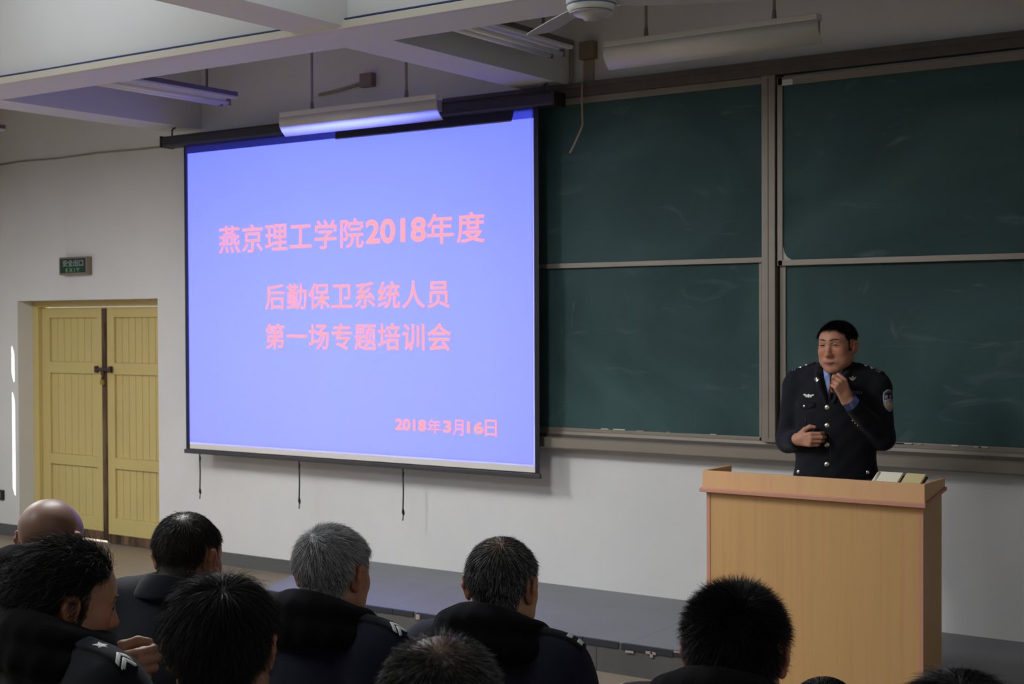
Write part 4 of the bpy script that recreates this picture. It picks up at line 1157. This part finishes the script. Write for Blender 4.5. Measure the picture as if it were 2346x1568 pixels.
face_parts(spk, HMs, v, q, .010, (.010, .030, .052))
# uniform jacket
J = Field((-.36, -.22, .70), (.36, .34, 1.52), .005)
J.cone((-.12, -.01, 1.375), (.12, -.01, 1.375), .066, .066, .04)
for sx in (-1, 1):
    J.cone((sx*.060, -.025, 1.425), (sx*.19, -.01, 1.375), .036, .050, .03)
    J.ell((sx*.193, -.01, 1.335), (.058, .066, .066), .04)
J.ell((0, .005, 1.22), (.200, .138, .25), .05); J.ell((0, .012, 1.04), (.192, .138, .20), .05); J.ell((0, .0, .86), (.212, .150, .22), .05)
J.cone((-.198, -.01, 1.330), (-.226, .02, 1.105), .064, .056, .03); J.cone((-.226, .02, 1.105), (-.120, .178, 1.262), .056, .041, .022)
J.cone((.198, -.01, 1.330), (.234, .0, 1.075), .064, .056, .03); J.cone((.234, .0, 1.075), (.162, .142, 1.094), .056, .042, .022)
# open neck: V down to the top button
for t in np.linspace(0, 1, 9):
    w = .010+.040*t; J.cone((0, .175-.05*t, 1.285+.15*t), (0, .09-.06*t, 1.30+.15*t), w, w, .004, True)
J.cone((0, -.025, 1.36), (0, -.01, 1.50), .060, .066, .004, True)
# lapels and collar
for sx in (-1, 1):
    J.chain([(sx*.016, .142, 1.275), (sx*.048, .128, 1.345), (sx*.066, .098, 1.405), (sx*.072, .05, 1.430)], [.006, .013, .015, .014], .008)
    J.chain([(sx*.074, .05, 1.430), (sx*.078, -.02, 1.442), (sx*.050, -.082, 1.452), (0, -.098, 1.456)], .013, .01)
    J.cone((sx*.112, .150, .90), (sx*.185, .10, .905), .010, .010, .012)
J.cut((0, 0, .745), (0, 0, -1))
jv, jq = J.mesh()
fo = np.sin(jv[:, 2]*48+jv[:, 0]*26)*np.sin(jv[:, 0]*37+jv[:, 2]*11)*.0022
jv[:, 1] += fo
jk = np_mesh('uniform_jacket', jv, jq, M['uniform'], spk)
jb_ = bvh_of(jv, jq)
def surf(x, z, n=(0, 1, 0), y=.4):
    h = jb_.ray_cast(Vector((x, y, z)), Vector((0, -1, 0)))
    return h[0] if h[0] is not None else Vector((x, .13, z))
def dome(name, p, r, m, parent, n=(0, 1, 0)):
    bm = bmesh.new(); bmesh.ops.create_uvsphere(bm, u_segments=16, v_segments=10, radius=r)
    n = Vector(n).normalized(); Mx = Matrix.Translation(p) @ n.to_track_quat('Z', 'Y').to_matrix().to_4x4() @ Matrix.Diagonal((1, 1, .55, 1))
    bmesh.ops.transform(bm, matrix=Mx, verts=bm.verts); return obj_bm(name, bm, m, parent, True)
for z_ in (1.253, 1.167, 1.076, .983): dome('button', surf(.012, z_), .0125, M['silver'], jk)
dome('button', surf(.127, 1.254), .0075, M['silver'], jk); dome('button', surf(-.165, .945), .010, M['silver'], jk); dome('button', surf(.160, .935), .010, M['silver'], jk)
for i, (bx_, bz_) in enumerate(((-.105, 1.192), (-.118, 1.180), (-.131, 1.170))): dome('cuff_button', surf(bx_, bz_), .0052, M['brass'], jk)
X_, Z_ = Vector((1, 0, 0)), Vector((0, 0, 1))
def front_decal(name, c, polys, m, lift=.002, parent=None, bv=None, n=(0, 1, 0), u=(-1, 0, 0)):
    n = Vector(n).normalized(); u = Vector(u); u = (u-n*u.dot(n)).normalized(); w = n.cross(u)
    if w.z < 0: w = -w
    return decal(name, bv or jb_, c, u, w, n, polys, m, parent or jk, lift, 3, 3, .09)
# breast wings over his right pocket, collar badges, number badge, pocket flap
s0 = surf(.108, 1.304)
front_decal('wing_badge', s0, [[(-.004, -.008), (.004, -.008), (.008, 0), (.004, .009), (-.004, .009), (-.008, 0)], [(-.008, -.003), (-.030, .004), (-.026, .009), (-.008, .005)], [(.008, -.003), (.008, .005), (.026, .009), (.030, .004)], [(-.010, -.008), (-.022, -.001), (-.008, -.003)], [(.010, -.008), (.008, -.003), (.022, -.001)]], M['silvercloth'], .0025)
for cxx, czz in ((.068, 1.384), (-.096, 1.392)):
    s1 = surf(cxx, czz)
    front_decal('collar_badge', s1, [[(0, -.013), (.008, -.010), (.016, .002), (.014, .006), (.006, -.002), (0, -.004), (-.006, -.002), (-.014, .006), (-.016, .002), (-.008, -.010)], [(-.0045, .002), (0, -.003), (.0045, .002), (.0045, .008), (0, .011), (-.0045, .008)]], M['silver'], .0035)
front_decal('pocket_flap', surf(.125, 1.262), [[(-.055, .012), (.055, .012), (.055, -.008), (.0, -.022), (-.055, -.008)]], M['uniform'], .004)
s2 = surf(-.120, 1.324)
nb_ = text_mesh('number_badge', '0701', 0, .046, 0, .013, 0, M['dullsilver'], jk, depth=.001)
nb_.location = (s2.x+.022, s2.y+.012, s2.z-.007); nb_.rotation_euler = (0, 0, math.pi+rad(14))
# shoulder boards with silver pips
for sx in (-1, 1):
    ea, eb = Vector((sx*.095, -.005, 1.50)), Vector((sx*.225, .0, 1.50))
    nrm = Vector((sx*.35, .12, .93)).normalized(); u = (eb-ea).normalized(); u = (u-nrm*u.dot(nrm)).normalized(); w = nrm.cross(u); c = (ea+eb)/2; c.z = 1.415
    ep = decal('shoulder_board', jb_, c, u, w, nrm, [[(-.07, -.022), (.062, -.026), (.066, 0), (.062, .026), (-.07, .022)]], M['darkcoat'], jk, .004, 4, 4, .06)
    b2 = BVHTree.FromPolygons([vv.co.copy() for vv in ep.data.vertices], [list(pp.vertices) for pp in ep.data.polygons])
    for o_ in (-.030, .002):
        pol = [((.012 if i % 2 == 0 else .007)*math.cos(i*math.pi/4)+o_, (.012 if i % 2 == 0 else .007)*math.sin(i*math.pi/4)) for i in range(8)]
        decal('pip', b2, c, u, w, nrm, [pol], M['silver'], ep, .004, 2, 1, .06)
    for o_ in (.028, .040): decal('bar_mark', b2, c, u, w, nrm, [[(o_, -.020), (o_+.006, -.020), (o_+.006, .020), (o_, .020)]], M['dullsilver'], ep, .0015, 2, 2, .06)
# arm patch
pn_ = Vector((-.62, .78, .0)); pc = Vector((-.268, .045, 1.285))
def patch(name, polys, m, lift, parent): return front_decal(name, pc, polys, m, lift, parent, jb_, pn_, (-.78, -.62, 0))
sh_ = [(-.034, .022), (-.030, .040), (-.012, .052), (.008, .052), (.026, .040), (.036, .020), (.036, -.010), (.028, -.034), (.010, -.050), (-.004, -.052), (-.020, -.040), (-.032, -.020)]
pt = patch('arm_patch', [sh_], M['pwhite'], .002, jk)
patch('patch_field', [[(a*.86, b*.88) for a, b in sh_]], M['pdark'], .003, pt)
patch('patch_field', [[(-.028, .002), (-.010, .008), (.012, .010), (.028, -.004), (.029, -.012), (.022, -.030), (.008, -.042), (-.004, -.044), (-.018, -.034), (-.027, -.016)]], M['pwhite'], .0036, pt)
patch('patch_field', [[(-.006, .006), (.012, .009), (.026, -.004), (.026, -.014), (.004, -.010)]], M['pblue'], .0042, pt)
patch('patch_field', [[(-.026, .008), (-.010, .010), (-.009, .026), (-.024, .026)]], M['pwhite'], .0042, pt)
patch('patch_emblem', [[(.008+.0085*math.cos(i*.785), .019+.0085*math.sin(i*.785)) for i in range(8)]], M['pred'], .0045, pt)
patch('patch_emblem', [[(.004+.017*math.cos(i*.628), -.021+.0105*math.sin(i*.628)-.15*.017*math.cos(i*.628)) for i in range(10)]], M['porange'], .0048, pt)
for k_ in range(4):
    a0 = -.016+k_*.011
    patch('patch_letter', [[(a0, .036), (a0+.006, .036), (a0+.006, .043), (a0, .043)]], M['dullsilver'], .0045, pt)
# shirt with collar and tie
Sx = Field((-.16, -.16, 1.10), (.16, .20, 1.52), .0045)
Sx.ell((0, .0, 1.25), (.150, .122, .22), .03); Sx.cone((-.06, -.015, 1.375), (.06, -.015, 1.375), .062, .062, .03)
angs = np.linspace(rad(65), rad(-245), 13)
Sx.chain([(.060*math.cos(a), -.018+.066*math.sin(a)+.012, 1.424+.020*(.5-.5*math.sin(a))) for a in angs], .0095, .008)
for sx in (-1, 1): Sx.chain([(sx*.052, .052, 1.424), (sx*.022, .086, 1.404), (sx*.052, .088, 1.368)], [.008, .007, .005], .012)
Sx.cone((0, -.02, 1.36), (0, -.01, 1.50), .050, .056, .004, True)
# cuffs
Sx2 = None
sv, sq = Sx.mesh(); shirt = np_mesh('shirt', sv, sq, M['shirt'], spk)
bm = bmesh.new(); add_tube(bm, [(.0, .072, 1.412), (0, .094, 1.398), (0, .098, 1.384), (0, .108, 1.36), (0, .128, 1.29)], [.008, .012, .008, .010, .013], 10); obj_bm('tie', bm, M['uniform'], shirt, True)
bm = bmesh.new(); add_tube(bm, [(-.122, .175, 1.258), (-.098, .206, 1.298)], [.0395, .0370], 20, False)
bmesh.ops.solidify(bm, geom=bm.faces[:], thickness=-.003); obj_bm('shirt_cuff', bm, M['shirt'], spk, True)
# trousers and shoes
T = Field((-.28, -.22, .05), (.28, .2, .98), .008)
T.ell((0, -.01, .88), (.180, .13, .13), .04)
for sx in (-1, 1): T.cone((sx*.09, -.01, .86), (sx*.10, .0, .48), .105, .078, .03); T.cone((sx*.10, 0, .48), (sx*.105, -.015, .10), .076, .062, .03)
tv, tq = T.mesh(); np_mesh('trousers', tv, tq, M['trousers'], spk)
for sx in (-1, 1):
    S = Field((sx*.115-.09, -.12, -.012), (sx*.115+.09, .24, .14), .006)
    S.cone((sx*.105, -.03, .052), (sx*.12, .13, .042), .05, .042, .03); S.cut((0, 0, 0), (0, 0, -1))
    xv_, xq_ = S.mesh(); np_mesh('shoe', xv_, xq_, M['shoe'], spk)
# what he holds
def world_of(p): return SP+Matrix.Rotation(SYAW, 3, 'Z') @ Vector(p)
mc = empty('microphone', world_of((-.022, .232, 1.398)), SYAW); tag(mc, 'small black lapel microphone held in front of the speaker\'s chin', 'microphone')
bm = bmesh.new(); add_tube(bm, [(0, 0, -.020), (0, 0, .0), (0, 0, .022)], [.0034, .0038, .0045], 10); obj_bm('body', bm, M['blackplastic'], mc, True)
bm = bmesh.new(); add_tube(bm, [(0, 0, -.020), (.004, .004, -.10), (.008, -.02, -.20), (.012, -.045, -.32), (.010, -.060, -.45), (.02, -.06, -.56)], .0016, 6); obj_bm('cable', bm, M['blackplastic'], mc, True)
ph = empty('presenter_remote', world_of((.085, .165, 1.122)), SYAW); tag(ph, 'black handheld remote with a metal clip gripped at the speaker\'s waist', 'remote')
bm = bmesh.new(); add_box(bm, -.024, .020, -.010, .008, -.03, .040, .004, 0, Matrix.Rotation(rad(8), 4, 'Y')); obj_bm('body', bm, M['blackplastic'], ph)
bm = bmesh.new(); add_tube(bm, [(.016, .010, .022), (.016, .013, .040), (.010, .013, .046), (.004, .013, .040), (.004, .010, .022)], .0022, 6); obj_bm('clip', bm, M['silver'], ph)
bm = bmesh.new(); add_tube(bm, [(.022, -.004, .05), (.026, -.004, .092)], .003, 6); obj_bm('antenna', bm, M['blackplastic'], ph)
